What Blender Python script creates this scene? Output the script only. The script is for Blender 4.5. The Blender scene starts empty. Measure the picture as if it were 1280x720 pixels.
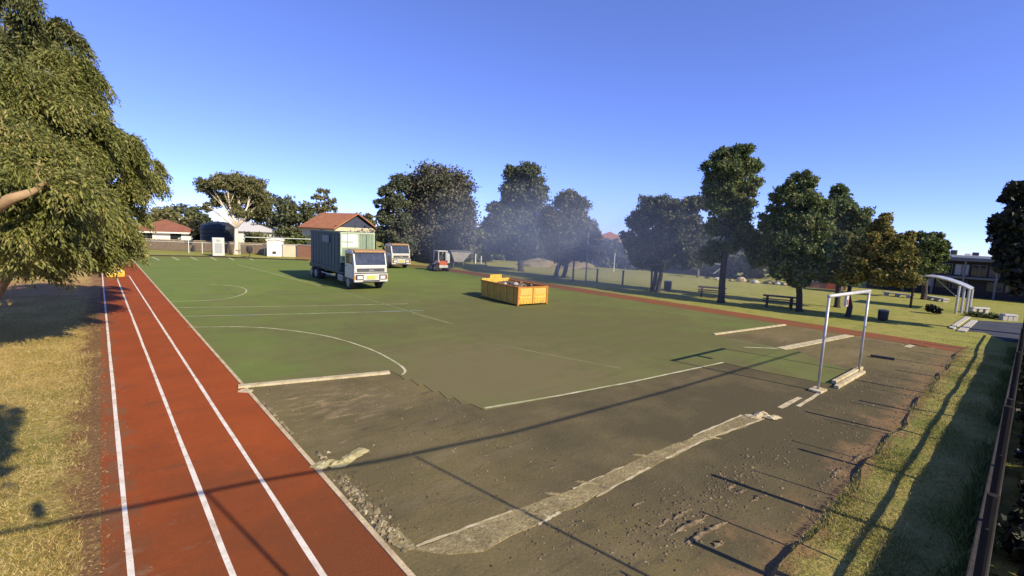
import bpy, bmesh, math, random
import numpy as np
from mathutils import Vector, Matrix

R = math.radians
scene = bpy.context.scene
col = scene.collection

# ------------------------------------------------------------------ camera
FPX, CAMH = 578.0, 4.0
YAW, PITCH, ROLL = R(41.65), R(6.7), R(2.5)
def _basis():
    f = Vector((math.sin(YAW)*math.cos(PITCH), math.cos(YAW)*math.cos(PITCH), -math.sin(PITCH)))
    r = Vector((math.cos(YAW), -math.sin(YAW), 0)); u = r.cross(f)
    r2 = r*math.cos(ROLL) + u*math.sin(ROLL); u2 = -r*math.sin(ROLL) + u*math.cos(ROLL)
    return r2, u2, f
CR, CU, CF = _basis()
cd = bpy.data.cameras.new('camera'); cam = bpy.data.objects.new('camera', cd); col.objects.link(cam)
cam.matrix_world = Matrix(((CR.x, CU.x, -CF.x, 0), (CR.y, CU.y, -CF.y, 0), (CR.z, CU.z, -CF.z, CAMH), (0, 0, 0, 1)))
cd.sensor_width = 36.0; cd.lens = FPX/1280.0*36.0; cd.clip_start = 0.05; cd.clip_end = 6000
scene.camera = cam

# ------------------------------------------------------------------ light
SUN_EL = R(33); SUN_DIR = Vector((-0.17, 1.0, 0)).normalized()
world = bpy.data.worlds.new('World'); scene.world = world; world.use_nodes = True
nt = world.node_tree; nt.nodes.clear()
sky = nt.nodes.new('ShaderNodeTexSky'); sky.sky_type = 'NISHITA'; sky.sun_disc = False
sky.sun_elevation = SUN_EL; sky.sun_rotation = R(170.4)
sky.air_density = 0.5; sky.dust_density = 0.0; sky.ozone_density = 6.0
hs = nt.nodes.new('ShaderNodeHueSaturation'); hs.inputs['Saturation'].default_value = 1.0
bg = nt.nodes.new('ShaderNodeBackground'); bg.inputs['Strength'].default_value = 0.15
wo = nt.nodes.new('ShaderNodeOutputWorld')
wb = nt.nodes.new('ShaderNodeVectorMath'); wb.operation = 'MULTIPLY'; wb.inputs[1].default_value = (0.90, 0.86, 1.30)   # the camera's white balance
gm = nt.nodes.new('ShaderNodeGamma'); gm.inputs['Gamma'].default_value = 0.8
nt.links.new(sky.outputs[0], gm.inputs[0]); nt.links.new(gm.outputs[0], wb.inputs[0]); nt.links.new(wb.outputs[0], hs.inputs['Color']); nt.links.new(hs.outputs[0], bg.inputs[0]); nt.links.new(bg.outputs[0], wo.inputs[0])
sd = bpy.data.lights.new('sun', 'SUN'); sd.energy = 3.5; sd.angle = R(0.5); sd.color = (1.0, 0.87, 0.62)
sun = bpy.data.objects.new('sun', sd); col.objects.link(sun)
L = Vector((SUN_DIR.x*math.cos(SUN_EL), SUN_DIR.y*math.cos(SUN_EL), -math.sin(SUN_EL)))
sun.rotation_euler = L.to_track_quat('-Z', 'Y').to_euler(); sun.location = (0, -20, 30)
vs = scene.view_settings
vs.view_transform = 'Standard'; vs.look = 'None'; vs.exposure = 1.0; vs.gamma = 1.0; vs.use_curve_mapping = False
scene.cycles.max_bounces = 6; scene.cycles.transparent_max_bounces = 6
scene.cycles.use_denoising = True

# ------------------------------------------------------------------ survey helpers
def ray(px, py):
    return CR*((px-640)/FPX) - CU*((py-360)/FPX) + CF
def gp(px, py, z=0.0):                       # the ground point seen at a pixel
    d = ray(px, py); t = (z-CAMH)/d.z
    return Vector((d.x*t, d.y*t, z))
def at(px, py, D):                           # the point at ground distance D along a sight line
    d = ray(px, py); t = D/math.hypot(d.x, d.y)
    return Vector((d.x*t, d.y*t, CAMH+d.z*t))
def dep(p):
    return (p-Vector((0, 0, CAMH))).dot(CF)

# ------------------------------------------------------------------ materials
MATS = {}
def mat(name, c1, c2=None, scale=3.0, rough=0.85, bump=0.0, bscale=40.0, metal=0.0, spec=0.35, fine=0.0, mid=0.5, spread=0.18, stretch=(1, 1, 1), coat=0.0):
    if name in MATS: return MATS[name]
    m = bpy.data.materials.new(name); m.use_nodes = True; n = m.node_tree.nodes; l = m.node_tree.links
    p = n['Principled BSDF']; p.inputs['Roughness'].default_value = rough; p.inputs['Metallic'].default_value = metal
    p.inputs['Specular IOR Level'].default_value = spec; p.inputs['Coat Weight'].default_value = coat
    tc = n.new('ShaderNodeTexCoord'); mp = n.new('ShaderNodeMapping'); mp.inputs['Scale'].default_value = stretch
    l.new(tc.outputs['Object'], mp.inputs['Vector'])
    if c2 is None: c2 = tuple(min(1, v*0.86) for v in c1)
    nz = n.new('ShaderNodeTexNoise'); nz.inputs['Scale'].default_value = scale; nz.inputs['Detail'].default_value = 8; nz.inputs['Roughness'].default_value = 0.62
    l.new(mp.outputs[0], nz.inputs['Vector'])
    cr = n.new('ShaderNodeValToRGB'); cr.color_ramp.elements[0].position = mid-spread; cr.color_ramp.elements[1].position = mid+spread
    cr.color_ramp.elements[0].color = (*c1, 1); cr.color_ramp.elements[1].color = (*c2, 1)
    l.new(nz.outputs['Fac'], cr.inputs['Fac']); out = cr.outputs['Color']
    if fine > 0:
        n2 = n.new('ShaderNodeTexNoise'); n2.inputs['Scale'].default_value = bscale; n2.inputs['Detail'].default_value = 4
        l.new(mp.outputs[0], n2.inputs['Vector'])
        mr = n.new('ShaderNodeMapRange'); mr.inputs['From Min'].default_value = 0.3; mr.inputs['From Max'].default_value = 0.7
        mr.inputs['To Min'].default_value = 1-fine; mr.inputs['To Max'].default_value = 1+fine
        l.new(n2.outputs['Fac'], mr.inputs['Value'])
        mx = n.new('ShaderNodeVectorMath'); mx.operation = 'SCALE'; l.new(out, mx.inputs[0]); l.new(mr.outputs[0], mx.inputs['Scale']); out = mx.outputs[0]
    l.new(out, p.inputs['Base Color'])
    if bump > 0:
        n3 = n.new('ShaderNodeTexNoise'); n3.inputs['Scale'].default_value = bscale; n3.inputs['Detail'].default_value = 6
        l.new(mp.outputs[0], n3.inputs['Vector'])
        b = n.new('ShaderNodeBump'); b.inputs['Strength'].default_value = 1.0; b.inputs['Distance'].default_value = bump
        l.new(n3.outputs['Fac'], b.inputs['Height']); l.new(b.outputs[0], p.inputs['Normal'])
    MATS[name] = m
    return m
def layered(name, layers, bump=0.0, bscale=40, rough=0.95, fine=0.15, spec=0.08):
    """layers: [(colour, mask)] ; mask None = base, else dict(scale, mid, spread, stretch, centre, radius, axis)"""
    m = bpy.data.materials.new(name); m.use_nodes = True; n = m.node_tree.nodes; l = m.node_tree.links
    p = n['Principled BSDF']; p.inputs['Roughness'].default_value = rough; p.inputs['Specular IOR Level'].default_value = spec
    tc = n.new('ShaderNodeTexCoord'); out = None
    def noise(scale, stretch=(1, 1, 1), detail=8, rot=0.0):
        mp = n.new('ShaderNodeMapping'); mp.inputs['Scale'].default_value = stretch; mp.inputs['Rotation'].default_value = (0, 0, rot)
        l.new(tc.outputs['Object'], mp.inputs['Vector'])
        z = n.new('ShaderNodeTexNoise'); z.inputs['Scale'].default_value = scale; z.inputs['Detail'].default_value = detail; z.inputs['Roughness'].default_value = 0.65
        l.new(mp.outputs[0], z.inputs['Vector']); return z.outputs['Fac']
    def math_(op, a, b):
        q = n.new('ShaderNodeMath'); q.operation = op; q.use_clamp = False
        for i, v in enumerate((a, b)):
            if isinstance(v, (int, float)): q.inputs[i].default_value = v
            else: l.new(v, q.inputs[i])
        return q.outputs[0]
    for c, k in layers:
        if k is None:
            rgb = n.new('ShaderNodeRGB'); rgb.outputs[0].default_value = (*c, 1); out = rgb.outputs[0]; continue
        v = noise(k.get('scale', 1.0), k.get('stretch', (1, 1, 1)), rot=k.get('rot', 0.0))
        if 'centre' in k:                        # the layer is strongest near a place on the ground
            d = n.new('ShaderNodeVectorMath'); d.operation = 'DISTANCE'; l.new(tc.outputs['Object'], d.inputs[0]); d.inputs[1].default_value = (*k['centre'], 0)
            g = math_('DIVIDE', d.outputs['Value'], k['radius']); g = math_('SUBTRACT', 1.0, g); g = math_('MULTIPLY', g, k.get('gain', 0.5))
            v = math_('ADD', v, g)
        if 'axis' in k:                          # or near a line across the ground: a*x + b*y = c
            sx = n.new('ShaderNodeSeparateXYZ'); l.new(tc.outputs['Object'], sx.inputs[0])
            a, b, cc, wd = k['axis']
            g = math_('ADD', math_('MULTIPLY', sx.outputs[0], a), math_('MULTIPLY', sx.outputs[1], b))
            g = math_('ABSOLUTE', math_('SUBTRACT', g, cc), 0.0); g = math_('SUBTRACT', 1.0, math_('DIVIDE', g, wd)); g = math_('MULTIPLY', g, k.get('gain', 0.5))
            v = math_('ADD', v, g)
        mr = n.new('ShaderNodeMapRange'); mid, sp = k.get('mid', 0.55), k.get('spread', 0.08)
        mr.inputs['From Min'].default_value = mid-sp; mr.inputs['From Max'].default_value = mid+sp; mr.inputs['To Max'].default_value = k.get('amount', 1.0)
        l.new(v, mr.inputs['Value'])
        mx = n.new('ShaderNodeMix'); mx.data_type = 'RGBA'; l.new(mr.outputs[0], mx.inputs['Factor']); l.new(out, mx.inputs['A']); mx.inputs['B'].default_value = (*c, 1)
        out = mx.outputs['Result']
    if fine:
        mr = n.new('ShaderNodeMapRange'); mr.inputs['From Min'].default_value = 0.3; mr.inputs['From Max'].default_value = 0.7
        mr.inputs['To Min'].default_value = 1-fine; mr.inputs['To Max'].default_value = 1+fine
        l.new(noise(bscale, detail=5), mr.inputs['Value'])
        sc = n.new('ShaderNodeVectorMath'); sc.operation = 'SCALE'; l.new(out, sc.inputs[0]); l.new(mr.outputs[0], sc.inputs['Scale']); out = sc.outputs[0]
    l.new(out, p.inputs['Base Color'])
    if bump:
        b = n.new('ShaderNodeBump'); b.inputs['Distance'].default_value = bump; l.new(noise(bscale*0.6, detail=7), b.inputs['Height']); l.new(b.outputs[0], p.inputs['Normal'])
    MATS[name] = m
    return m
def leafmat(name, dark, light, odd=None, trans=0.25):
    if name in MATS: return MATS[name]
    m = bpy.data.materials.new(name); m.use_nodes = True; n = m.node_tree.nodes; l = m.node_tree.links; n.clear()
    o = n.new('ShaderNodeOutputMaterial'); g = n.new('ShaderNodeNewGeometry'); cr = n.new('ShaderNodeValToRGB')
    e = cr.color_ramp.elements; e[0].color = (*dark, 1); e[1].color = (*light, 1); e[1].position = 0.86
    if odd: q = e.new(0.97); q.color = (*odd, 1)
    tc = n.new('ShaderNodeTexCoord'); nz = n.new('ShaderNodeTexNoise'); nz.inputs['Scale'].default_value = 0.7; nz.inputs['Detail'].default_value = 3
    l.new(tc.outputs['Object'], nz.inputs['Vector'])
    a = n.new('ShaderNodeMath'); a.operation = 'MULTIPLY_ADD'; l.new(nz.outputs['Fac'], a.inputs[0]); a.inputs[1].default_value = 1.1; 
    b = n.new('ShaderNodeMath'); b.operation = 'SUBTRACT'; l.new(g.outputs['Random Per Island'], b.inputs[0]); b.inputs[1].default_value = 0.55; l.new(b.outputs[0], a.inputs[2])
    l.new(a.outputs[0], cr.inputs['Fac'])
    p = n.new('ShaderNodeBsdfPrincipled'); p.inputs['Roughness'].default_value = 0.55; p.inputs['Specular IOR Level'].default_value = 0.3; l.new(cr.outputs[0], p.inputs['Base Color'])
    t = n.new('ShaderNodeBsdfTranslucent'); l.new(cr.outputs[0], t.inputs['Color'])
    mx = n.new('ShaderNodeMixShader'); mx.inputs[0].default_value = trans
    l.new(p.outputs[0], mx.inputs[1]); l.new(t.outputs[0], mx.inputs[2]); l.new(mx.outputs[0], o.inputs['Surface'])
    MATS[name] = m
    return m
def glassmat(name, c=(0.02, 0.025, 0.03)):
    if name in MATS: return MATS[name]
    m = mat(name, c, c, rough=0.06, spec=0.8); return m

# ------------------------------------------------------------------ mesh builder
class MB:
    def __init__(s): s.v = []; s.f = []
    def add(s, vs_, fs):
        o = len(s.v); s.v += [tuple(v) for v in vs_]; s.f += [tuple(i+o for i in q) for q in fs]; return s
    def box(s, x0, x1, y0, y1, z0, z1):
        return s.add([(x0, y0, z0), (x1, y0, z0), (x1, y1, z0), (x0, y1, z0), (x0, y0, z1), (x1, y0, z1), (x1, y1, z1), (x0, y1, z1)],
                     [(0, 3, 2, 1), (4, 5, 6, 7), (0, 1, 5, 4), (1, 2, 6, 5), (2, 3, 7, 6), (3, 0, 4, 7)])
    def prism(s, poly, a0, a1, axis='x'):     # polygon in the two other axes, swept along axis
        n = len(poly)
        def V(p, a): return {'x': (a, p[0], p[1]), 'y': (p[0], a, p[1]), 'z': (p[0], p[1], a)}[axis]
        vs_ = [V(p, a0) for p in poly]+[V(p, a1) for p in poly]
        fs = [tuple(range(n))[::-1], tuple(range(n, 2*n))]+[(i, (i+1) % n, n+(i+1) % n, n+i) for i in range(n)]
        return s.add(vs_, fs)
    def tube(s, pts, rad, n=8, cap=True):
        pts = [Vector(p) for p in pts]; rad = [rad]*len(pts) if not hasattr(rad, '__len__') else rad
        vs_ = []; fs = []; ref = None
        for i, p in enumerate(pts):
            d = (pts[min(i+1, len(pts)-1)]-pts[max(i-1, 0)]).normalized()
            if ref is None: ref = d.orthogonal().normalized()
            ref = (ref-d*ref.dot(d)); ref = ref.normalized() if ref.length > 1e-6 else d.orthogonal().normalized()
            b = d.cross(ref)
            for k in range(n):
                a = 2*math.pi*k/n; vs_.append(p+(ref*math.cos(a)+b*math.sin(a))*rad[i])
        for i in range(len(pts)-1):
            for k in range(n):
                fs.append((i*n+k, i*n+(k+1) % n, (i+1)*n+(k+1) % n, (i+1)*n+k))
        if cap: fs += [tuple(range(n))[::-1], tuple(range((len(pts)-1)*n, len(pts)*n))]
        return s.add(vs_, fs)
    def lathe(s, prof, n=16, axis='z', c=(0, 0, 0)):
        vs_ = []; m = len(prof)
        for r_, h in prof:
            for k in range(n):
                a = 2*math.pi*k/n; x, y = r_*math.cos(a), r_*math.sin(a)
                q = (x, y, h) if axis == 'z' else ((h, x, y) if axis == 'x' else (x, h, y))
                vs_.append((q[0]+c[0], q[1]+c[1], q[2]+c[2]))
        fs = [(i*n+k, i*n+(k+1) % n, (i+1)*n+(k+1) % n, (i+1)*n+k) for i in range(m-1) for k in range(n)]
        fs += [tuple(range(n))[::-1], tuple(range((m-1)*n, m*n))]
        return s.add(vs_, fs)
    def sheet(s, poly, z=0.0, t=0.0):
        if t: return s.prism([(p[0], p[1]) for p in poly], z-t, z, 'z')
        return s.add([(p[0], p[1], z) for p in poly], [tuple(range(len(poly)))])
    def build(s, name, material, parent=None, bevel=0.0, smooth=False):
        me = bpy.data.meshes.new(name); me.from_pydata(s.v, [], s.f)
        bm = bmesh.new(); bm.from_mesh(me)
        bmesh.ops.recalc_face_normals(bm, faces=bm.faces)
        if bevel:
            ed = [e for e in bm.edges if len(e.link_faces) == 2 and e.calc_face_angle(0) > 0.45]
            bmesh.ops.bevel(bm, geom=ed, offset=bevel, segments=2, affect='EDGES', profile=0.6, clamp_overlap=True)
        bm.to_mesh(me); bm.free()
        if smooth:
            for p in me.polygons: p.use_smooth = True
        me.materials.append(material)
        o = bpy.data.objects.new(name, me); col.objects.link(o)
        if parent is not None: o.parent = parent
        return o
def tag(o, label=None, cat=None, group=None, kind=None):
    if label: o['label'] = label
    if cat: o['category'] = cat
    if group: o['group'] = group
    if kind: o['kind'] = kind
    return o
def thing(name, label, cat, loc=(0, 0, 0), rz=0.0, group=None):
    o = bpy.data.objects.new(name, None); col.objects.link(o); o.location = loc; o.rotation_euler = (0, 0, rz); o.empty_display_size = 0.3
    return tag(o, label, cat, group)
def copy_tree(o, parent=None):
    c = o.copy(); col.objects.link(c); c.parent = parent
    for ch in o.children:
        copy_tree(ch, c)
    return c
def fastmesh(name, V, F, material, parent=None, kind=None):   # V (n,3) array, F (m,k) array of equal-sided faces
    me = bpy.data.meshes.new(name); n, (m, k) = len(V), F.shape
    me.vertices.add(n); me.vertices.foreach_set('co', np.ascontiguousarray(V, dtype=np.float32).ravel())
    me.loops.add(m*k); me.loops.foreach_set('vertex_index', np.ascontiguousarray(F, dtype=np.int32).ravel())
    me.polygons.add(m); me.polygons.foreach_set('loop_start', np.arange(0, m*k, k, dtype=np.int32))
    me.polygons.foreach_set('loop_total', np.full(m, k, dtype=np.int32))
    me.update(); me.validate(); me.materials.append(material)
    o = bpy.data.objects.new(name, me); col.objects.link(o)
    if parent is not None: o.parent = parent
    if kind: o['kind'] = kind
    return o
def struct(o): o['kind'] = 'structure'; return o

# ================================================================== GROUND
M_field = layered('field_grass', [((0.26, 0.265, 0.06), None), ((0.33, 0.30, 0.09), dict(scale=0.35, mid=0.5, spread=0.16)),
    ((0.16, 0.19, 0.04), dict(scale=1.7, mid=0.58, spread=0.1, amount=0.7)), ((0.27, 0.2, 0.085), dict(scale=0.9, mid=0.66, spread=0.07, amount=0.8))], bump=0.05, bscale=22, fine=0.3)
S = 1500
struct(MB().sheet([(-S, -S), (S, -S), (S, S), (-S, S)], -0.004).build('ground', M_field))
# dry verge left of the track: straw grass, bare earth and leaf litter against the track edge
M_verge = layered('dry_verge', [((0.5, 0.345, 0.11), None), ((0.33, 0.26, 0.07), dict(scale=0.5, mid=0.5, spread=0.13, stretch=(1.6, 0.6, 1))),
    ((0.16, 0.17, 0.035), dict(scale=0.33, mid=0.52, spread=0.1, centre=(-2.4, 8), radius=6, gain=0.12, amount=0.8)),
    ((0.5, 0.37, 0.15), dict(scale=5.0, mid=0.58, spread=0.1, amount=0.7)),
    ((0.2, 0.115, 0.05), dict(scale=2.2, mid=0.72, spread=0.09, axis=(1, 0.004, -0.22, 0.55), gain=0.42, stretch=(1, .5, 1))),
    ((0.36, 0.2, 0.085), dict(scale=1.2, mid=0.68, spread=0.1, centre=(-2.5, 34), radius=9, gain=0.35))], bump=0.06, bscale=16, fine=0.35)
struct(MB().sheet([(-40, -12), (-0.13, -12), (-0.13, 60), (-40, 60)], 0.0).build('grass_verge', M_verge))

# running track
M_track = layered('track_rubber', [((0.32, 0.076, 0.02), None), ((0.255, 0.062, 0.018), dict(scale=0.8, mid=0.52, spread=0.14)),
    ((0.15, 0.062, 0.032), dict(scale=1.1, mid=0.64, spread=0.07, stretch=(0.5, 1.6, 1), amount=0.75)), ((0.40, 0.1, 0.045), dict(scale=3.2, mid=0.64, spread=0.08, amount=0.6)),
    ((0.2, 0.095, 0.045), dict(scale=2.0, mid=0.74, spread=0.09, axis=(1, 0, -0.05, 0.5), gain=0.3)),
    ((0.16, 0.055, 0.022), dict(scale=0.7, mid=0.68, spread=0.2, centre=(1.9, 4.6), radius=5.5, gain=0.42, amount=0.85)),
    ((0.12, 0.06, 0.03), dict(scale=1.2, mid=0.66, spread=0.05, stretch=(2.4, 0.2, 1), rot=0.12, amount=0.55)),
    ((0.25, 0.17, 0.1), dict(scale=1.6, mid=0.8, spread=0.1, centre=(0.2, 6.3), radius=2.2, gain=0.2))], bump=0.012, bscale=90, fine=0.16)
track = struct(MB().sheet([(-0.16, -12), (2.55, -12), (2.5, 5), (2.05, 62), (-0.22, 62)], 0.004, 0.0).build('running_track', M_track))
M_line = layered('line_paint', [((0.72, 0.66, 0.56), None), ((0.5, 0.42, 0.32), dict(scale=3.0, mid=0.56, spread=0.1)), ((0.34, 0.13, 0.07), dict(scale=9, mid=0.68, spread=0.05))], bump=0.0, fine=0.12, bscale=30)
M_edge = layered('edge_timber', [((0.55, 0.44, 0.27), None), ((0.36, 0.27, 0.16), dict(scale=2.5, mid=0.55, spread=0.1))], bump=0.01, bscale=30, fine=0.2)
def strip(mb, pts, w, z, jitter=0.0, rnd=random.Random(1)):
    pts = [Vector((p[0], p[1], 0)) for p in pts]; a = []; b = []
    for i, p in enumerate(pts):
        d = (pts[min(i+1, len(pts)-1)]-pts[max(i-1, 0)]).normalized(); nn = Vector((-d.y, d.x, 0))
        a.append(p+nn*(w/2+rnd.uniform(-jitter, jitter))); b.append(p-nn*(w/2+rnd.uniform(-jitter, jitter)))
    o = len(mb.v); mb.v += [(q.x, q.y, z) for q in a]+[(q.x, q.y, z) for q in b]; n = len(pts)
    mb.f += [(o+i, o+i+1, o+n+i+1, o+n+i) for i in range(n-1)]
    return mb
def seg(p0, p1, n=12): return [(p0[0]+(p1[0]-p0[0])*i/n, p0[1]+(p1[1]-p0[1])*i/n) for i in range(n+1)]
for a, b, w in (((-0.12, 46), (0.08, 5.2), .062), ((0.60, 41), (0.95, 5.0), .062), ((1.27, 41), (1.74, 4.4), .062)):
    strip(MB(), seg(a, b, 30), w, 0.008, 0.006).build('lane_line', M_line, track)
strip(MB(), seg((0.6, 41), (1.27, 41), 3), 0.1, 0.008).build('start_line', M_line, track)
mb = MB(); e0, e1 = Vector((2.02, 62)), Vector((2.52, 3.6)); mb.prism([(e0.x-.04, e0.y), (e0.x+.04, e0.y), (e1.x+.035, e1.y), (e1.x-.035, e1.y)], -0.02, 0.02, 'z')
mb.build('edge_board', M_edge, track)

# bare pad under the stripped turf
M_pad = layered('bare_pad', [((0.178, 0.144, 0.064), None), ((0.135, 0.112, 0.052), dict(scale=0.35, mid=0.5, spread=0.12)),
    ((0.215, 0.165, 0.1), dict(scale=0.9, mid=0.6, spread=0.12, stretch=(0.6, 1.7, 1), amount=0.75)),
    ((0.07, 0.058, 0.045), dict(scale=2.3, mid=0.63, spread=0.06, stretch=(0.5, 2.2, 1), amount=0.75)),
    ((0.30, 0.225, 0.115), dict(scale=3.5, mid=0.72, spread=0.07, centre=(3.8, 10), radius=2.6, gain=0.2, stretch=(0.6, 1.7, 1))),
    ((0.082, 0.07, 0.04), dict(scale=0.55, mid=0.62, spread=0.2, centre=(11.5, 2.9), radius=9.5, gain=0.42, amount=0.9)),
    ((0.06, 0.05, 0.034), dict(scale=1.6, mid=0.66, spread=0.05, stretch=(0.22, 3.0, 1), rot=0.42, amount=0.5)),
    ((0.2, 0.13, 0.066), dict(scale=1.3, mid=0.78, spread=0.1, axis=(0, 1, 1.6, 1.1), gain=0.42)),
    ((0.3, 0.23, 0.14), dict(scale=9.0, mid=0.69, spread=0.05, amount=0.5))], bump=0.010, bscale=26, fine=0.18)
pad = struct(MB().sheet([(2.45, 1.62), (26.0, 1.5), (26.0, 46), (20, 50), (17, 56), (2.0, 62.0)], 0.001).build('bare_pad', M_pad))

# red gravel run-off strip on the far side
M_red = layered('red_gravel', [((0.24, 0.085, 0.042), None), ((0.17, 0.1, 0.05), dict(scale=0.9, mid=0.55, spread=0.1)), ((0.12, 0.1, 0.04), dict(scale=2.5, mid=0.66, spread=0.08))], bump=0.03, bscale=30, fine=0.25)
struct(MB().sheet([(25.9, 1.3), (27.6, 1.2), (27.7, 14), (27.9, 44), (17, 58), (16.5, 55.6), (25.9, 44)], 0.006).build('gravel_strip', M_red))

# synthetic turf court with worn, dusty patches and cut edges
M_turf = layered('turf', [((0.165, 0.222, 0.045), None), ((0.135, 0.2, 0.045), dict(scale=0.25, mid=0.5, spread=0.14)),
    ((0.19, 0.195, 0.07), dict(scale=0.55, mid=0.56, spread=0.12, amount=0.7)),
    ((0.128, 0.122, 0.05), dict(scale=0.45, mid=0.60, spread=0.25, centre=(15, 13), radius=17, gain=0.5, amount=0.92)),
    ((0.17, 0.14, 0.068), dict(scale=1.3, mid=0.66, spread=0.16, centre=(8.2, 9.8), radius=5.5, gain=0.46, amount=0.85)),
    ((0.17, 0.15, 0.07), dict(scale=0.7, mid=0.60, spread=0.12, stretch=(0.35, 2.2, 1), rot=0.5, amount=0.5)), ((0.08, 0.1, 0.045), dict(scale=0.9, mid=0.64, spread=0.05, stretch=(0.16, 3.2, 1), rot=1.1, amount=0.45)),
    ((0.09, 0.11, 0.05), dict(scale=0.8, mid=0.65, spread=0.04, stretch=(3.0, 0.14, 1), rot=0.25, amount=0.4)), ((0.085, 0.125, 0.05), dict(scale=3.4, mid=0.66, spread=0.07, amount=0.4)), ((0.24, 0.22, 0.1), dict(scale=6, mid=0.7, spread=0.05, amount=0.5))], bump=0.012, bscale=60, fine=0.14)
G = lambda *q: [tuple(gp(*p)[:2]) for p in q]
turf_poly = [(2.08, 61.4), (2.42, 12.9)]+G((300, 481), (487, 464), (500, 470), (506, 475), (513, 474), (524, 483), (529, 481), (541, 490), (548, 489), (558, 498), (567, 497), (577, 505), (588, 505), (605, 513), (760, 484), (905, 454), (960, 466), (1039, 481), (1069, 465), (1026, 452), (994, 437), (972, 436), (892, 419), (980, 406.5))+[(25.6, 14), (25.8, 30), (25.6, 43.5), (21.5, 46.5), (16.6, 55.4)]
turf = struct(MB().sheet(turf_poly, 0.014, 0.010).build('turf_court', M_turf))
M_wl = layered('court_line_white', [((0.55, 0.52, 0.36), None), ((0.26, 0.27, 0.12), dict(scale=2.0, mid=0.52, spread=0.16))], fine=0.15, bscale=40)
M_wf = layered('court_line_faded', [((0.3, 0.31, 0.16), None), ((0.18, 0.21, 0.08), dict(scale=1.2, mid=0.48, spread=0.14))], fine=0.15, bscale=40)
M_wb = layered('court_line_blue', [((0.3, 0.42, 0.5), None), ((0.2, 0.28, 0.2), dict(scale=2.0, mid=0.55, spread=0.14))], fine=0.15, bscale=40)
def smooth_pts(P, k=10):
    P = [Vector(p) for p in P]; out = []
    for i in range(len(P)-1):
        p0, p1, p2, p3 = P[max(i-1, 0)], P[i], P[i+1], P[min(i+2, len(P)-1)]
        for j in range(k):
            t = j/k; out.append(0.5*((2*p1)+(p2-p0)*t+(2*p0-5*p1+4*p2-p3)*t*t+(3*p1-p0-3*p2+p3)*t**3))
    return out+[P[-1]]
ZL = 0.018
def court_line(px, w=0.07, m=M_wl, curve=False, n=14):
    P = G(*px)
    P = smooth_pts(P) if curve else [q for i in range(len(P)-1) for q in seg(P[i], P[i+1], n)]
    return strip(MB(), P, w, ZL, 0.006).build('court_line', m, turf)
court_line([(235, 409.5), (300, 409), (350, 412), (410, 421), (460, 436), (492, 452), (506, 463), (503, 469)], curve=True)
court_line([(210, 377.5), (250, 376.3), (280, 374), (300, 369.5), (308, 364.5), (303, 360), (285, 357), (262, 355.5)], curve=True)
court_line([(225, 396), (290, 394.6)]); court_line([(290, 394.6), (322, 394)], m=M_wb); court_line([(322, 394), (400, 392), (455, 390.5)]); court_line([(455, 390.5), (530, 388.5)], m=M_wb)
court_line([(216, 385), (300, 384), (400, 382.5), (510, 380)])
court_line([(196, 362), (290, 361.5), (380, 362.5)], m=M_wf, w=.06); court_line([(190, 349), (280, 348), (330, 349)], m=M_wf, w=.08); court_line([(182, 337), (260, 336.5)], m=M_wf, w=.09)
court_line([(297, 331), (345, 343), (400, 357.5)], w=.07); court_line([(400, 357.5), (480, 380), (565, 405)], w=.07, m=M_wf); court_line([(515, 392), (560, 404)], m=M_wf)
for x in (167, 190, 215, 238, 262, 284, 308): court_line([(x, 321.3), (x+9, 325.5)], w=.16, n=2)
court_line([(233, 330), (250, 333.5)], m=M_wf, w=.1, n=2); court_line([(300, 327), (325, 333)], m=M_wf, w=.1, n=2)
court_line([(606, 511), (700, 495), (790, 478), (904, 453.5)], w=.08)
court_line([(908, 424), (972, 435.5)], w=.06, m=M_wf); court_line([(930, 434.5), (972, 436)], w=.1)
court_line([(620, 431), (775, 461)], m=M_wf, w=.05); court_line([(700, 377), (840, 391), (985, 407)], m=M_wf, w=.06)

# lifted edges, sand and seam strips left where the turf was cut
M_sand = layered('sand', [((0.3, 0.245, 0.125), None), ((0.21, 0.17, 0.085), dict(scale=1.6, mid=0.5, spread=0.12)), ((0.16, 0.125, 0.075), dict(scale=3.5, mid=0.64, spread=0.07)), ((0.46, 0.39, 0.23), dict(scale=6, mid=0.62, spread=0.08, amount=.7))], bump=0.03, bscale=24, fine=0.2)
M_tape = layered('seam_tape', [((0.52, 0.45, 0.29), None), ((0.32, 0.26, 0.14), dict(scale=3.5, mid=0.56, spread=0.12))], bump=0.01, bscale=30, fine=0.15)
M_back = layered('turf_backing', [((0.34, 0.3, 0.13), None), ((0.55, 0.48, 0.28), dict(scale=4, mid=0.55, spread=0.14)), ((0.12, 0.12, 0.05), dict(scale=6, mid=0.66, spread=0.06))], bump=0.02, bscale=30, fine=0.2)
def ragged(poly, step, amp, rnd):
    out = []
    for i, p in enumerate(poly):
        q = poly[(i+1) % len(poly)]; d = Vector((q[0]-p[0], q[1]-p[1])); n = max(1, int(d.length/step)); nn = Vector((-d.y, d.x)).normalized()
        for k in range(n):
            t = k/n; j = rnd.uniform(-amp, amp) if k else rnd.uniform(-amp, amp)*.3
            out.append((p[0]+d.x*t+nn.x*j, p[1]+d.y*t+nn.y*j))
    return out
rnd = random.Random(5)
def panel(name, px, m, z, amp=0.03, step=0.3, t=0.0, parent=None):
    o = MB().sheet(ragged(G(*px), step, amp, rnd), z, t).build(name, m, parent); return o
s1 = struct(panel('sand_strip', [(515, 688), (560, 694), (605, 690), (640, 670), (672, 657), (700, 641), (735, 626), (868, 556), (955, 524), (928, 519), (868, 545), (802, 573), (700, 618), (640, 640), (600, 655)], M_sand, 0.012, 0.035, .25, 0.02))
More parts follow.
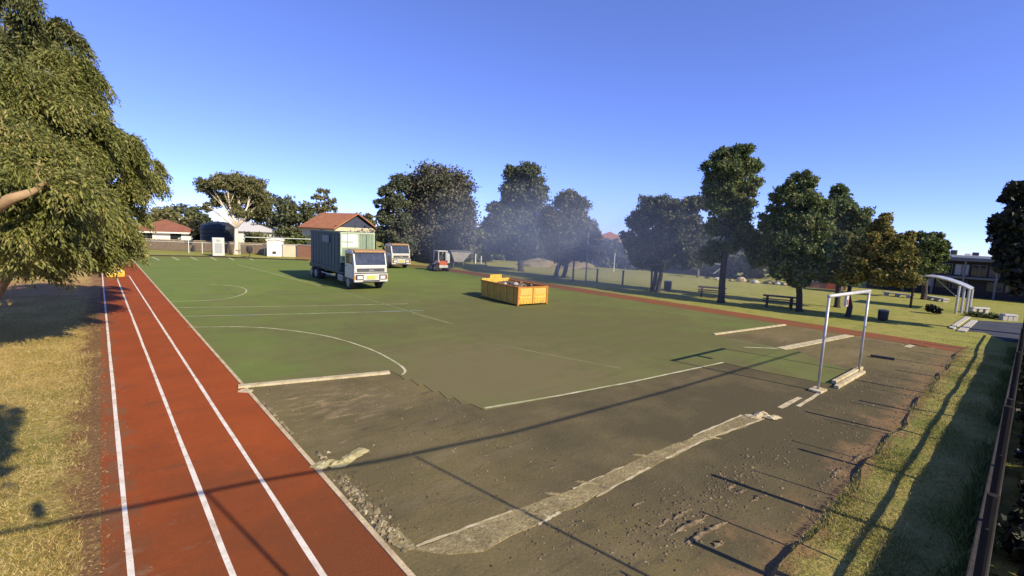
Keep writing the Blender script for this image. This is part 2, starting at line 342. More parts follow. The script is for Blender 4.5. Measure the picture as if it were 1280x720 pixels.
for a, b, w in (((672, 657), (700, 641), .08), ((745, 622), (812, 585), .07), ((832, 574), (884, 549), .09), ((888, 548), (955, 524), .06), ((866, 545.5), (927, 519.5), .07), ((520, 684), (640, 640), .06), ((716, 612), (780, 584), .05)):
    q = seg(*G(a, b), 10); strip(MB(), q, w*.6, 0.017, 0.016, rnd).build('seam_tape', M_tape, s1)
for (x, y) in ((655, 640), (700, 619), (735, 604), (805, 570), (830, 566), (884, 546)):     # folds across the strip
    c = gp(x, y); pts = [c+Vector((math.cos(2.2)*t, math.sin(2.2)*t, -0.022)) for t in (-.3, -.15, 0, .15, .3)]
    MB().tube(pts, [.02, .045, .05, .045, .02], 8).build('fold', M_sand, s1, smooth=True)
def kerb_strip(px, w, m, z0=0.0, z1=0.05):
    P = [Vector(p) for p in G(*px)]; d = (P[1]-P[0]).normalized(); nn = Vector((-d.y, d.x))*w/2
    return MB().prism([tuple(P[0]+nn), tuple(P[0]-nn), tuple(P[1]-nn), tuple(P[1]+nn)], z0, z1, 'z')
kerb_strip([(298, 484.5), (487, 466.5)], .17, M_tape, 0.0, 0.055).build('lifted_edge', M_tape, pad)
kerb_strip([(300, 489), (314, 490)], .16, M_tape, 0.0, 0.03).build('lifted_edge', M_tape, pad)
kerb_strip([(976, 436.5), (1062, 419.5)], .34, M_tape, 0.0, 0.03).build('seam_strip', M_tape, pad)
kerb_strip([(892, 418.5), (981, 406.5)], .14, M_tape, 0.0, 0.05).build('lifted_edge', M_tape, pad)
for a, b, w in (((997, 508), (1024, 492), .1), ((975, 510), (1000, 497), .12), ((1134, 434), (1143, 430.5), .22), ((1143, 430.8), (1168, 435.8), .1), ((1063, 419.5), (1130, 431), .05)):
    strip(MB(), seg(*G(a, b), 5), w, 0.006, 0.015, rnd).build('paint_mark', M_tape, pad)

# grass bank on the fence side, a step above the pad
M_bank = layered('bank_grass', [((0.24, 0.215, 0.06), None), ((0.33, 0.27, 0.09), dict(scale=1.5, mid=0.5, spread=0.12)), ((0.14, 0.175, 0.04), dict(scale=0.9, mid=0.56, spread=0.1)),
    ((0.23, 0.15, 0.07), dict(scale=2.0, mid=0.8, spread=0.1, axis=(0, 1, 1.62, 0.4), gain=0.45))], bump=0.05, bscale=20, fine=0.35)
nx, ny = 90, 8; V = []; F = []; rr = random.Random(3)
for i in range(nx+1):
    x = 1.0+(28-1.0)*i/nx
    off = 0.05*math.sin(x*1.3)+0.04*math.sin(x*3.1+1)+rr.uniform(-.02, .02)
    for j in range(ny+1):
        t = (0, .012, .12, .25, .4, .55, .7, .85, 1.0)[j]; y = (1.62+off)*(1-t)+(-1.4)*t
        z = 0.0 if j == 0 else 0.075+0.02*math.sin(x*2+j)+rr.uniform(-.012, .012)+0.10*max(0, t-.5)
        if j == 0: y += .02
        if x > 25: z *= max(0.15, 1-(x-25)/3)
        V.append((x, y, z+.002))
for i in range(nx):
    for j in range(ny):
        a = i*(ny+1)+j; F.append((a, a+1, a+ny+2, a+ny+1))
mb = MB(); mb.add(V, F); struct(mb.build('grass_bank', M_bank, smooth=False))
# paved path and kerbs at the right
M_path = layered('bitumen_path', [((0.075, 0.082, 0.1), None), ((0.055, 0.06, 0.075), dict(scale=1.2, mid=0.5, spread=0.15))], bump=0.01, bscale=40, fine=0.15)
M_conc = mat('concrete', (0.5, 0.47, 0.4), (0.38, 0.36, 0.3), scale=2.0, rough=0.9, bump=0.01, bscale=30, fine=0.1)
path = struct(MB().sheet(G((1206, 414), (1232, 416), (1258, 427), (1290, 430), (1290, 404), (1262, 403), (1212, 400)), 0.004).build('path', M_path))
for q in ([(1186, 410), (1192, 412), (1213, 397), (1207, 396.5)], [(1196, 414), (1207, 415.5), (1222, 401.5), (1214, 401)]):
    MB().sheet(G(*q), 0.06, 0.08).build('kerb', M_conc, path)

# ================================================================== LOOSE GROUND COVER (stuff)
rng = np.random.default_rng(7)
def blades(name, P, h, w, m, lean=0.5, label=None, cat='grass'):
    n = len(P); a = rng.uniform(0, 2*np.pi, n); hh = h*rng.uniform(.5, 1.3, n); dx = np.cos(a)*w/2; dy = np.sin(a)*w/2
    ll = rng.normal(0, lean, (n, 2))*hh[:, None]
    v = np.zeros((n, 3, 3)); v[:, 0] = P; v[:, 1] = P; v[:, 2] = P
    v[:, 0, 0] -= dx; v[:, 0, 1] -= dy; v[:, 1, 0] += dx; v[:, 1, 1] += dy; v[:, 2, 0] += ll[:, 0]; v[:, 2, 1] += ll[:, 1]; v[:, 2, 2] += hh
    o = fastmesh(name, v.reshape(-1, 3), np.arange(n*3).reshape(-1, 3), m, kind='stuff'); tag(o, label, cat); return o
M_bl = leafmat('grass_blade', (0.16, 0.18, 0.04), (0.36, 0.32, 0.1), (0.45, 0.36, 0.16))
M_straw = leafmat('straw_blade', (0.23, 0.19, 0.05), (0.5, 0.37, 0.13), (0.55, 0.45, 0.22))
n = 60000; u = rng.uniform(0, 1, n)**1.6; X = 6.0+u*20; Y = rng.uniform(-0.1, 1.66, n); P = np.stack([X, Y, np.full(n, .07)], 1)
Pk = P[(np.sin(X*1.7)+np.sin(Y*5+X*.7)+rng.normal(0, 1, n)) > -0.9]
blades('bank_grass_blades', Pk, .045, .014, M_bl, label='mown green and straw grass on the bank beside the fence')
n = 60000; Y = 6.0+rng.uniform(0, 1, n)**1.7*26; X = -0.35-rng.uniform(0, 1, n)*(0.9+Y*0.09); P = np.stack([X, Y, np.zeros(n)], 1)
dens = np.sin(X*2.3+Y*.6)+np.sin(Y*1.9-X)+rng.normal(0, 1, n)+np.clip((-X-.75)*2.0, -2.5, 1.0)
blades('verge_grass_blades', P[dens > -0.4], .045, .014, M_straw, lean=.9, label='short dry straw grass beside the left edge of the track')
# leaf litter by the track and soil clods on the pad: small irregular chips
def chips(name, P, size, m, label, cat, flat=.35):
    n = len(P); base = np.array([(1, 0, 0), (-.5, .8, 0), (-.6, -.7, 0), (0.1, 0.1, 1)]); a = rng.uniform(0, 2*np.pi, n); s = size*rng.uniform(.4, 1.6, n)
    v = np.repeat(base[None], n, 0)*rng.uniform(.7, 1.3, (n, 4, 1)); c, q = np.cos(a)[:, None], np.sin(a)[:, None]
    x = v[..., 0]*c-v[..., 1]*q; y = v[..., 0]*q+v[..., 1]*c; v[..., 0] = x; v[..., 1] = y; v[..., 2] *= flat; v *= s[:, None, None]; v += P[:, None, :]
    f = np.array([(0, 1, 3), (1, 2, 3), (2, 0, 3)]); F = (np.arange(n)*4)[:, None, None]+f[None]
    o = fastmesh(name, v.reshape(-1, 3), F.reshape(-1, 3), m, kind='stuff'); tag(o, label, cat); return o
M_litter = leafmat('leaf_litter', (0.13, 0.075, 0.035), (0.34, 0.2, 0.085), (0.42, 0.3, 0.15), trans=0.05)
n = 9000; Y = 5.0+rng.uniform(0, 1, n)**1.5*32; X = rng.normal(-0.42, .28, n); keep = rng.uniform(0, 1, n) < np.where(X > -.1, .25*np.exp(-(X+.1)*2.5), 1)
chips('leaf_litter', np.stack([X, Y, np.full(n, .006)], 1)[keep], .015, M_litter, 'fallen brown leaves along the left edge of the track', 'leaves', flat=.5)
M_clod = leafmat('soil_clod', (0.08, 0.062, 0.045), (0.2, 0.155, 0.095), (0.3, 0.24, 0.15), trans=0.0)
def scatter(n, px, sd): c = gp(*px); return np.stack([rng.normal(c.x, sd[0], n), rng.normal(c.y, sd[1], n), np.full(n, .004)], 1)
P = [np.stack([rng.uniform(2.6, 25, 600), rng.uniform(1.75, 3.2, 600), np.full(600, .004)], 1), np.stack([rng.uniform(2.6, 6.2, 500), rng.uniform(5, 12, 500), np.full(500, .004)], 1)]
for px, n, s in (((860, 640), 160, (.7, .3)), ((800, 665), 160, (.5, .3)), ((940, 585), 140, (.8, .25)), ((900, 610), 140, (.6, .2)), ((1090, 475), 160, (1.6, .3)), ((440, 620), 120, (.12, .5)), ((470, 650), 120, (.12, .3)), ((1140, 495), 150, (1.6, .14)), ((1050, 595), 180, (1.5, .12)), ((700, 660), 100, (.5, .2))): P.append(scatter(n, px, s))
P = np.concatenate(P); P = P[(P[:, 0] > 2.55) & (P[:, 1] > 1.7)]
chips('soil_clods', P, .02, M_clod, 'crumbs and clods of soil scattered over the bare pad', 'soil', flat=.75)
# wheel-scraped ridges of soil on the pad
M_ridge = layered('ridge_soil', [((0.15, 0.115, 0.078), None), ((0.25, 0.195, 0.12), dict(scale=5, mid=0.55, spread=0.12)), ((0.07, 0.055, 0.04), dict(scale=8, mid=0.62, spread=0.07))], bump=0.03, bscale=25, fine=.25)
for i, (a, b, w) in enumerate((((818, 660), (868, 634), .05), ((834, 672), (888, 642), .06), ((852, 682), (912, 650), .07), ((787, 636), (806, 626), .035), ((890, 685), (905, 676), .06), ((905, 613), (918, 606), .05), ((918, 618), (932, 612), .05), ((938, 628), (955, 618), .06), ((1045, 592), (1053, 585), .06), ((1065, 578), (1078, 567), .07), ((1040, 598), (1050, 586), .05))):
    A, B = gp(*a), gp(*b); pts = []; n = 16
    for k in range(n+1):
        q = A.lerp(B, k/n); pts.append((q.x+rr.uniform(-.02, .02), q.y+rr.uniform(-.02, .02), 0.0+rr.uniform(-.012, .012)))
    rad = [w*.72*math.sin(math.pi*(k+.4)/(n+.8))*rr.uniform(.4, 1.15) for k in range(n+1)]
    MB().tube(pts, rad, 7).build('soil_ridge', M_ridge, pad)
# crumbled turf edge against the running track
P = []
for (x, y), n in (((405, 572), 14), ((430, 604), 26), ((446, 621), 34), ((460, 638), 34), ((474, 652), 36), ((488, 666), 30), ((352, 537), 14), ((338, 518), 14), ((325, 508), 10)):
    c = gp(x, y); P.append(np.stack([rng.normal(c.x, .05, n), rng.normal(c.y, .16, n), np.full(n, .003)], 1))
P = np.concatenate(P); P[:, 0] = np.maximum(P[:, 0], 2.53-(P[:, 1]-5)*.0085+.06)
chips('turf_crumbs', P, .042, leafmat('turf_crumb', (0.12, 0.1, 0.06), (0.34, 0.28, 0.16), (0.46, 0.4, 0.25), trans=0), 'torn crumbs of turf and sand along the track edge', 'debris', flat=.8)
panel('sand_patch', [(485, 668), (500, 664), (520, 685), (505, 690), (490, 682)], M_sand, 0.014, .02, .12, .014, pad)

# ================================================================== TREES
def leaves(name, blobs, n, Ls, Ws, m, parent, droop=0.0, seed=0, clump=0.3, nclump=26, flat=.8):
    g = np.random.default_rng(seed); B = np.array(blobs, float); wts = (B[:, 3]*B[:, 4]*B[:, 5])**(0.62); wts /= wts.sum(); cen = []
    for b, w in zip(B, wts):
        k = max(4, int(n*w)); kc = max(5, int(nclump*(.6+w*len(B)*.4)))
        d = g.normal(size=(kc, 3)); d /= np.linalg.norm(d, axis=1)[:, None]; rad = g.uniform(.25, 1.0, kc)**.45*g.uniform(.86, 1.12, kc)
        cc = b[:3]+d*rad[:, None]*b[3:6]*(1-clump*.55)
        cs = clump*g.uniform(.3, 1.45, kc); pick = g.choice(kc, k, p=cs**2/np.sum(cs**2))
        off = np.clip(g.normal(size=(k, 3)), -2.1, 2.1)*.5
        off[:, 2] *= flat
        if droop: off[:, 2] -= droop*np.abs(g.normal(0, .8, k))
        cen.append(cc[pick]+off*cs[pick][:, None]*np.mean(b[3:6]))
    c = np.concatenate(cen); k = len(c)
    d = g.normal(size=(k, 3)); d[:, 2] -= droop*2.2; d /= np.linalg.norm(d, axis=1)[:, None]
    r_ = g.normal(size=(k, 3)); s = np.cross(d, r_); s /= np.linalg.norm(s, axis=1)[:, None]
    Lk = Ls*g.uniform(.6, 1.4, k)[:, None]; Wk = Ws*g.uniform(.6, 1.4, k)[:, None]
    nn = np.cross(d, s)
    v = np.stack([c-d*Lk/2, c+s*Wk/2+nn*Lk*.08, c+d*Lk/2, c-s*Wk/2+nn*Lk*.08], 1)
    v[..., 2] = np.maximum(v[..., 2], .05)
    return fastmesh(name, v.reshape(-1, 3), np.arange(k*4).reshape(-1, 4), m, parent)
def sprays(name, blobs, n, m, parent, seed=0, per=16, Lspray=.75, leaf=(.19, .04)):
    '''foliage on drooping twigs: each spray arches out and hangs, leaves set along it'''
    g = np.random.default_rng(seed); B = np.array(blobs, float); wts = (B[:, 3]*B[:, 4]*B[:, 5])**.6; wts /= wts.sum(); S0 = []; D0 = []
    for b, w in zip(B, wts):
        k = max(4, int(n/per*w)); kc = max(8, int(k/70)); d = g.normal(size=(kc, 3)); d /= np.linalg.norm(d, axis=1)[:, None]
        cc = d*(g.uniform(.2, 1.0, kc)**.4)[:, None]*g.uniform(.8, 1.12, kc)[:, None]; pk = g.integers(0, kc, k)
        q = cc[pk]+g.normal(0, .105, (k, 3)); S0.append(b[:3]+q*b[3:6]*.92); o = q+g.normal(0, .35, (k, 3)); o[:, 2] = np.abs(o[:, 2])*.25; D0.append(o/np.linalg.norm(o, axis=1)[:, None])
    S0 = np.concatenate(S0); D0 = np.concatenate(D0); k = len(S0); ln = Lspray*g.uniform(.5, 1.5, k)
    t = (np.arange(per)+.5)/per; t = np.clip(t[None]+g.normal(0, .03, (k, per)), 0, 1)
    P = S0[:, None]+D0[:, None]*(t*.55*ln[:, None])[..., None]; P[..., 2] -= .75*t**1.7*ln[:, None]
    T = D0[:, None]*.55*np.ones((1, per, 1)); T[..., 2] -= 1.25*t**.7; T = T+g.normal(0, .42, (k, per, 3)); T /= np.linalg.norm(T, axis=2)[..., None]
    c = P.reshape(-1, 3); d = T.reshape(-1, 3); k = len(c); s_ = np.cross(d, g.normal(size=(k, 3))); s_ /= np.linalg.norm(s_, axis=1)[:, None]; nn = np.cross(d, s_)
    L_ = leaf[0]*g.uniform(.5, 1.5, k)[:, None]; W_ = leaf[1]*g.uniform(.6, 1.5, k)[:, None]
    v = np.stack([c, c+d*L_*.5+s_*W_/2+nn*L_*.1, c+d*L_, c+d*L_*.5-s_*W_/2+nn*L_*.1], 1); v[..., 2] = np.maximum(v[..., 2], .05)
    return fastmesh(name, v.reshape(-1, 3), np.arange(k*4).reshape(-1, 4), m, parent)
def tree(name, label, base, blobs, n, leaf, m, bark, trunk_r=.2, fork=.4, droop=0.0, seed=0, clump=.3, nclump=26, group=None, stems=None, limbs=True, D=None, flat=.8, lean=None, swell=1.1, spray=0.0):
    """blobs: (px, py, rx, ry, dd) sight-line clumps at ground distance D+dd, or world 6-tuples when D is None"""
    base = Vector((base[0], base[1], 0)); W = []
    for b in blobs:
        if D is None: W.append(b); continue
        px, py, rx = b[:3]; ry = b[3] if len(b) > 3 else rx; dd = b[4] if len(b) > 4 else 0
        c = at(px, py, D+dd); k = dep(c)/FPX*swell; W.append((c.x, c.y, c.z, rx*k, rx*k, ry*k))
    t = thing(name, label, 'tree', base, 0, group)
    W = [(b[0]-base.x, b[1]-base.y, b[2], b[3], b[4], b[5]) for b in W]
    g = random.Random(seed); mb = MB()
    top = max(b[2] for b in W); cx = sum(b[0] for b in W)/len(W); cy = sum(b[1] for b in W)/len(W)
    fz = top*fork; fk = Vector((cx*.45, cy*.45, fz)) if lean is None else Vector((lean[0], lean[1], fz))
    st = stems or [(0, 0)]
    for (sx, sy) in st:
        p0 = Vector((sx, sy, -.05)); f2 = fk+Vector((sx*.8, sy*.8, g.uniform(-.2, .2)))
        pts = [p0, p0.lerp(f2, .06), p0.lerp(f2, .35)+Vector((g.uniform(-.08, .08), g.uniform(-.08, .08), 0)), p0.lerp(f2, .7)+Vector((g.uniform(-.1, .1), g.uniform(-.1, .1), 0)), f2]
        mb.tube(pts, [trunk_r*1.55, trunk_r*1.08, trunk_r, trunk_r*.88, trunk_r*.72], 10)
    if limbs:
        for b in W:
            e = Vector(b[:3])+Vector((0, 0, b[5]*.3)); s0 = fk.lerp(Vector((0, 0, fz)), .1); mid = s0.lerp(e, .5)+Vector((g.uniform(-.1, .1)*b[3], g.uniform(-.1, .1)*b[3], -.08*(e-s0).length+.25))
            rr_ = trunk_r*.6; mb.tube([s0, s0.lerp(mid, .5), mid, mid.lerp(e, .6), e], [rr_, rr_*.8, rr_*.6, rr_*.4, rr_*.12], 7)
            for q in range(2):
                e2 = Vector(b[:3])+Vector((g.uniform(-.8, .8)*b[3], g.uniform(-.8, .8)*b[4], g.uniform(-.3, .7)*b[5])); mb.tube([mid, mid.lerp(e2, .5)+Vector((0, 0, .1)), e2], [rr_*.4, rr_*.25, rr_*.06], 5)
    mb.build('trunk', bark, t, smooth=True)
    if spray: sprays('crown', W, n, m, t, seed+50, leaf=leaf, Lspray=spray)
    else: leaves('crown', W, n, leaf[0], leaf[1], m, t, droop, seed+50, clump, nclump, flat)
    return t
B_dark = mat('bark_dark', (0.07, 0.055, 0.042), (0.035, 0.028, 0.022), scale=6, bump=.03, bscale=18, stretch=(1, 1, .3))
B_grey = mat('bark_grey', (0.2, 0.16, 0.12), (0.12, 0.095, 0.075), scale=4, bump=.02, bscale=14, stretch=(1, 1, .3))
B_white = mat('bark_white', (0.72, 0.64, 0.52), (0.5, 0.42, 0.32), scale=1.5, bump=.01, bscale=8, stretch=(1, 1, .4))
B_tan = mat('bark_tan', (0.4, 0.27, 0.14), (0.26, 0.17, 0.09), scale=2, bump=.015, bscale=10)
L_olive = leafmat('leaf_olive', (0.085, 0.095, 0.02), (0.29, 0.305, 0.085), (0.37, 0.31, 0.11), .34)
L_olive2 = leafmat('leaf_olive_dark', (0.050, 0.067, 0.022), (0.144, 0.156, 0.048), (0.204, 0.192, 0.084), .25)
L_gum = leafmat('leaf_gum', (0.099, 0.111, 0.043), (0.213, 0.206, 0.083), (0.296, 0.246, 0.132))
L_far = leafmat('leaf_far', (0.073, 0.091, 0.043), (0.155, 0.171, 0.073), (0.211, 0.195, 0.098))
L_dark = leafmat('leaf_dark', (0.054, 0.069, 0.043), (0.134, 0.157, 0.084), (0.190, 0.179, 0.112))
L_fig = leafmat('leaf_fig', (0.066, 0.077, 0.050), (0.160, 0.154, 0.099), (0.242, 0.187, 0.121))
L_mid = leafmat('leaf_mid', (0.054, 0.084, 0.029), (0.192, 0.246, 0.090), (0.312, 0.276, 0.120), .32)
L_aut = leafmat('leaf_autumn', (0.09, 0.095, 0.024), (0.3, 0.27, 0.075), (0.42, 0.27, 0.08), .35)
L_grn = leafmat('leaf_green', (0.054, 0.084, 0.019), (0.144, 0.180, 0.048), (0.192, 0.192, 0.072))
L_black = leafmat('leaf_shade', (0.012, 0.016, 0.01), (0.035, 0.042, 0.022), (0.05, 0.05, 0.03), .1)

# the big drooping tree over the track, and the darker one behind its top
tree('wattle_tree', 'huge olive-green tree with drooping foliage overhanging the red track', (-3.6, 23.5),
     [(20, 110, 58, 46, -1), (75, 95, 34, 38, 0), (98, 120, 22, 36, 1), (15, 190, 70, 56, -4), (85, 165, 50, 46, -1), (130, 178, 34, 34, 1), (158, 188, 22, 28, 2), (178, 212, 18, 24, 2.5), (150, 228, 38, 34, 1), (60, 245, 60, 46, -5), (120, 260, 44, 36, -1), (20, 282, 48, 38, -5.5), (75, 294, 46, 34, -3), (124, 288, 36, 30, 0), (138, 290, 20, 24, 3), (30, 318, 36, 20, -3), (90, 312, 34, 18, -1), (118, 304, 22, 16, 1), (50, 215, 50, 40, -6), (152, 266, 22, 26, 2)],
     300000, (.14, .036), L_olive, B_tan, trunk_r=.3, fork=.3, seed=11, D=22.5, spray=.8, swell=.96)
tree('gum_tree', 'dark olive gum tree rising above the drooping tree at top left', (-6.5, 30), [(20, 55, 50, 40, 0), (65, 60, 34, 35, 0), (-30, 60, 40, 50, 1), (30, 20, 50, 40, 1)], 40000, (.2, .06), L_olive2, B_tan, trunk_r=.3, fork=.5, seed=12, D=29, spray=.9)
wt = bpy.data.objects['wattle_tree']; w0 = Vector(wt.location)
lp = [at(-60, 290, 16.5), at(-10, 262, 15.6), at(14, 248, 15.2), at(30, 243, 15.2), at(44, 238, 15.6), at(70, 215, 17)]
MB().tube([p-w0 for p in lp], [.16, .13, .11, .09, .07, .03], 9).build('branch', B_tan, wt, smooth=True)
# out of the frame on the sunny side; its crown throws the shadow at the lower left
tree('street_tree', 'tree behind the viewpoint whose round crown shadow falls on the left verge', (-1.3, -2.6), [(-.45, -1.3, 8.2, 1.4, 1.6, 1.3), (-1.8, -2.0, 8.6, 1.6, 1.6, 1.5), (-.7, -.2, 7.6, 1.2, 1.2, 1.0)], 12000, (.34, .2), L_mid, B_grey, trunk_r=.16, fork=.6, seed=13, clump=.35)
# white-trunked gum at the far end of the court
tree('white_gum_tree', 'spreading gum with pale white trunk at the far end of the court', gp(295, 318)[:2], [(262, 232, 15, 11), (283, 228, 20, 11), (300, 230, 18, 12, 2), (318, 238, 18, 15, 1), (330, 254, 12, 16, 1), (300, 248, 20, 11, 2), (275, 250, 16, 9, 1), (320, 268, 16, 12, 2), (298, 266, 14, 8, 1), (259, 259, 6, 7)], 34000, (.3, .13), L_gum, B_white, trunk_r=.26, fork=.38, seed=21, clump=.3, nclump=34, D=66, lean=(.1, 0))
FAR = dict(clump=.32, nclump=20)
tree('garden_tree', 'olive tree behind the brown tiled roof at far left', at(195, 300, 97)[:2], [(190, 272, 16, 14), (205, 268, 16, 12), (222, 280, 14, 12)], 3500, (.6, .35), L_gum, B_grey, seed=31, D=97, **FAR)
tree('garden_tree', 'rounded dark tree at the skyline right of the brown tiled roof', at(240, 300, 104)[:2], [(232, 265, 14, 9), (245, 270, 12, 12), (228, 280, 16, 12), (252, 280, 14, 12), (262, 284, 14, 9)], 3500, (.6, .35), L_far, B_grey, seed=32, D=104, **FAR)
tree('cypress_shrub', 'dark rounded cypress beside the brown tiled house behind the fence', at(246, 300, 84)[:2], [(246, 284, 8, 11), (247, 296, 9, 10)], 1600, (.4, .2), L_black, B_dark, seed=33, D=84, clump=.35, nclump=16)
tree('garden_tree', 'grey-green tree just right of the white-trunked gum', at(352, 300, 88)[:2], [(348, 262, 16, 17), (358, 256, 14, 12), (345, 285, 18, 14)], 3800, (.5, .3), L_dark, B_grey, seed=34, D=88, **FAR)
tree('garden_tree', 'broad grey-green tree behind the white shed', at(378, 300, 84)[:2], [(374, 264, 16, 14), (368, 284, 20, 18), (388, 272, 14, 14), (384, 290, 18, 12)], 4200, (.5, .3), L_far, B_grey, seed=35, D=84, **FAR)
tree('pine_tree', 'thin open pine with tiered crown left of the terracotta house roof', at(404, 300, 88)[:2], [(405, 240, 9, 4), (397, 247, 8, 4), (413, 250, 8, 5), (402, 258, 12, 6), (414, 262, 9, 5), (396, 268, 13, 9), (410, 275, 12, 8)], 2600, (.45, .25), L_gum, B_grey, trunk_r=.2, fork=.75, seed=36, D=88, **FAR)
tree('garden_tree', 'small tree peeping over the right slope of the terracotta roof', at(457, 300, 94)[:2], [(456, 274, 9, 8), (463, 282, 8, 8)], 1500, (.5, .3), L_gum, B_grey, seed=37, D=94, **FAR)
tree('hedge_shrub', 'leafy shrub over the paling fence right of the white gum trunk', at(318, 310, 74)[:2], [(314, 299, 9, 8), (326, 298, 10, 8), (320, 306, 12, 7)], 2400, (.35, .2), L_gum, B_dark, seed=38, D=74, **FAR)
tree('hedge_shrub', 'low green shrub between the white shed and the terracotta house', at(368, 312, 72)[:2], [(362, 301, 8, 5), (375, 300, 10, 6)], 1500, (.35, .2), L_grn, B_dark, seed=39, D=72, **FAR)
# centre
tree('norfolk_tree', 'dark blue-green layered tree at left edge of the big fig', gp(497, 327)[:2], [(500, 228, 16, 10), (484, 240, 14, 8), (478, 255, 12, 6), (495, 252, 18, 12), (478, 270, 12, 7), (495, 278, 20, 14), (484, 292, 15, 10), (500, 306, 20, 14)], 20000, (.36, .16), L_dark, B_dark, trunk_r=.3, fork=.5, seed=41, D=58, clump=.3, nclump=22)
tree('fig_tree', 'massive dome-crowned dark fig tree behind the loader', gp(541, 329)[:2], [(545, 226, 32, 20), (520, 236, 20, 22), (572, 238, 20, 22), (548, 248, 36, 22), (582, 258, 12, 22), (530, 266, 28, 22), (566, 276, 30, 24), (540, 292, 34, 22), (583, 295, 16, 24), (520, 305, 24, 18), (560, 310, 34, 18)], 60000, (.34, .2), L_fig, B_dark, trunk_r=.5, fork=.35, seed=42, D=61, clump=.34, nclump=50)
tree('tall_tree', 'tall dark tree with twin rounded tops in the centre', gp(651, 339)[:2], [(653, 218, 22, 16), (640, 214, 8, 10), (672, 234, 14, 15), (638, 240, 16, 16), (658, 246, 26, 18), (618, 262, 10, 10), (628, 272, 18, 18), (612, 282, 9, 10), (650, 274, 22, 18), (676, 264, 16, 16), (632, 300, 24, 18), (658, 304, 24, 16)], 52000, (.3, .17), L_dark, B_dark, trunk_r=.3, fork=.4, seed=43, D=50, clump=.32, nclump=26)
tree('bushy_tree', 'greyish bushy tree right of the tall twin-topped tree', gp(694, 346)[:2], [(712, 252, 16, 14), (700, 264, 18, 14), (724, 264, 14, 16), (696, 286, 22, 18), (722, 288, 20, 18), (740, 296, 14, 16), (706, 310, 26, 16), (736, 314, 18, 12)], 44000, (.28, .15), L_fig, B_dark, trunk_r=.2, fork=.35, seed=44, D=43, clump=.32, nclump=26, stems=[(0, 0), (.5, -.6)])
tree('bushy_tree', 'small dark tree just left of the red-roofed house', at(740, 310, 62)[:2], [(738, 284, 11, 9), (743, 298, 9, 9), (738, 306, 12, 12)], 3000, (.4, .25), L_dark, B_dark, seed=45, D=60, **FAR)
for i, (x, y, r1, D, lab) in enumerate(((510, 314, 24, 70, 'dark bushy tree in the shade behind the white tipper cab'), (575, 316, 24, 70, 'dark tree in the shade at the foot of the fig tree'), (606, 312, 20, 66, 'dark bushy tree behind the white marker posts'),
    (645, 314, 26, 72, 'dark bushy tree behind the twin-topped tree trunk'), (690, 314, 26, 70, 'dark bushy tree behind the left light pole'), (733, 324, 20, 74, 'dark bushy tree below the red-roofed house'), (782, 326, 20, 66, 'dark bushy tree right below the red roof'),
    (815, 322, 26, 70, 'dark bushy tree behind the leftmost row tree'), (858, 322, 26, 66, 'dark bushy tree behind the small palm'), (905, 322, 26, 62, 'dark bushy tree behind the tallest row tree'), (950, 326, 26, 62, 'dark bushy tree beyond the nearer picnic table'))):
    tree('hedge_tree', lab, at(x, y+14, D)[:2], [(x-10, y-10, r1, r1*.95), (x+13, y-10, r1, r1*.9, 1), (x, y+4, r1*1.25, r1*.62, -1)], 11000, (.6, .36), L_dark if i % 2 else L_far, B_dark, trunk_r=.2, seed=60+i, D=D, clump=.34, nclump=18, group='trees massed behind the oval')
# row along the right of the field
tree('row_tree', 'leftmost dark tree of the row with many small tops', gp(822, 365)[:2], [(808, 256, 12, 12), (832, 254, 14, 12), (852, 260, 14, 12), (872, 256, 12, 12), (800, 276, 16, 14), (825, 276, 20, 16), (856, 280, 20, 16), (792, 302, 14, 14), (815, 304, 22, 18), (845, 308, 24, 18), (872, 296, 16, 16), (862, 322, 20, 12), (820, 326, 26, 12), (800, 318, 16, 12)], 46000, (.24, .12), L_dark, B_dark, trunk_r=.17, fork=.36, seed=51, D=38, clump=.32, nclump=34, stems=[(0, 0), (.2, .55)], group='trees in a row along the field')
tree('row_tree', 'tallest slender tree of the row standing beside a picnic table', gp(901, 378)[:2], [(926, 192, 14, 13), (906, 196, 14, 13), (938, 208, 13, 12), (890, 212, 14, 13), (916, 216, 22, 15), (940, 230, 11, 12), (888, 234, 13, 13), (914, 240, 22, 15), (934, 250, 12, 12), (896, 258, 14, 12), (918, 266, 18, 14), (894, 284, 14, 12), (926, 286, 16, 12), (938, 300, 16, 14), (906, 308, 18, 12), (946, 318, 16, 14), (888, 318, 14, 12)], 56000, (.2, .1), L_mid, B_dark, trunk_r=.2, fork=.5, seed=52, D=34.5, clump=.32, nclump=34, group='trees in a row along the field')
tree('row_tree', 'broad dark tree of the row right of the nearer picnic table', gp(999, 389)[:2], [(1010, 226, 12, 12), (994, 228, 12, 14), (978, 246, 14, 14), (1002, 250, 20, 16), (1020, 260, 16, 18), (968, 268, 12, 12), (990, 276, 22, 18), (1016, 288, 20, 18), (972, 296, 18, 16), (996, 306, 22, 18), (1020, 314, 18, 16), (984, 334, 20, 14), (1010, 336, 18, 13), (1000, 350, 14, 10), (966, 318, 16, 16), (958, 280, 10, 12)], 60000, (.2, .1), L_mid, B_dark, trunk_r=.17, fork=.4, seed=53, D=33, clump=.32, nclump=34, group='trees in a row along the field')
tree('row_tree', 'rounded green tree of the row with pointed top behind the autumn tree', gp(1046, 384)[:2], [(1050, 242, 10, 12), (1048, 262, 18, 16), (1068, 270, 16, 16), (1040, 288, 18, 18), (1064, 294, 20, 18), (1078, 286, 10, 14), (1046, 316, 22, 18), (1070, 320, 20, 18), (1030, 340, 16, 12), (1056, 344, 20, 12)], 46000, (.21, .11), L_mid, B_dark, trunk_r=.16, fork=.45, seed=54, D=37, clump=.32, nclump=34, group='trees in a row along the field')
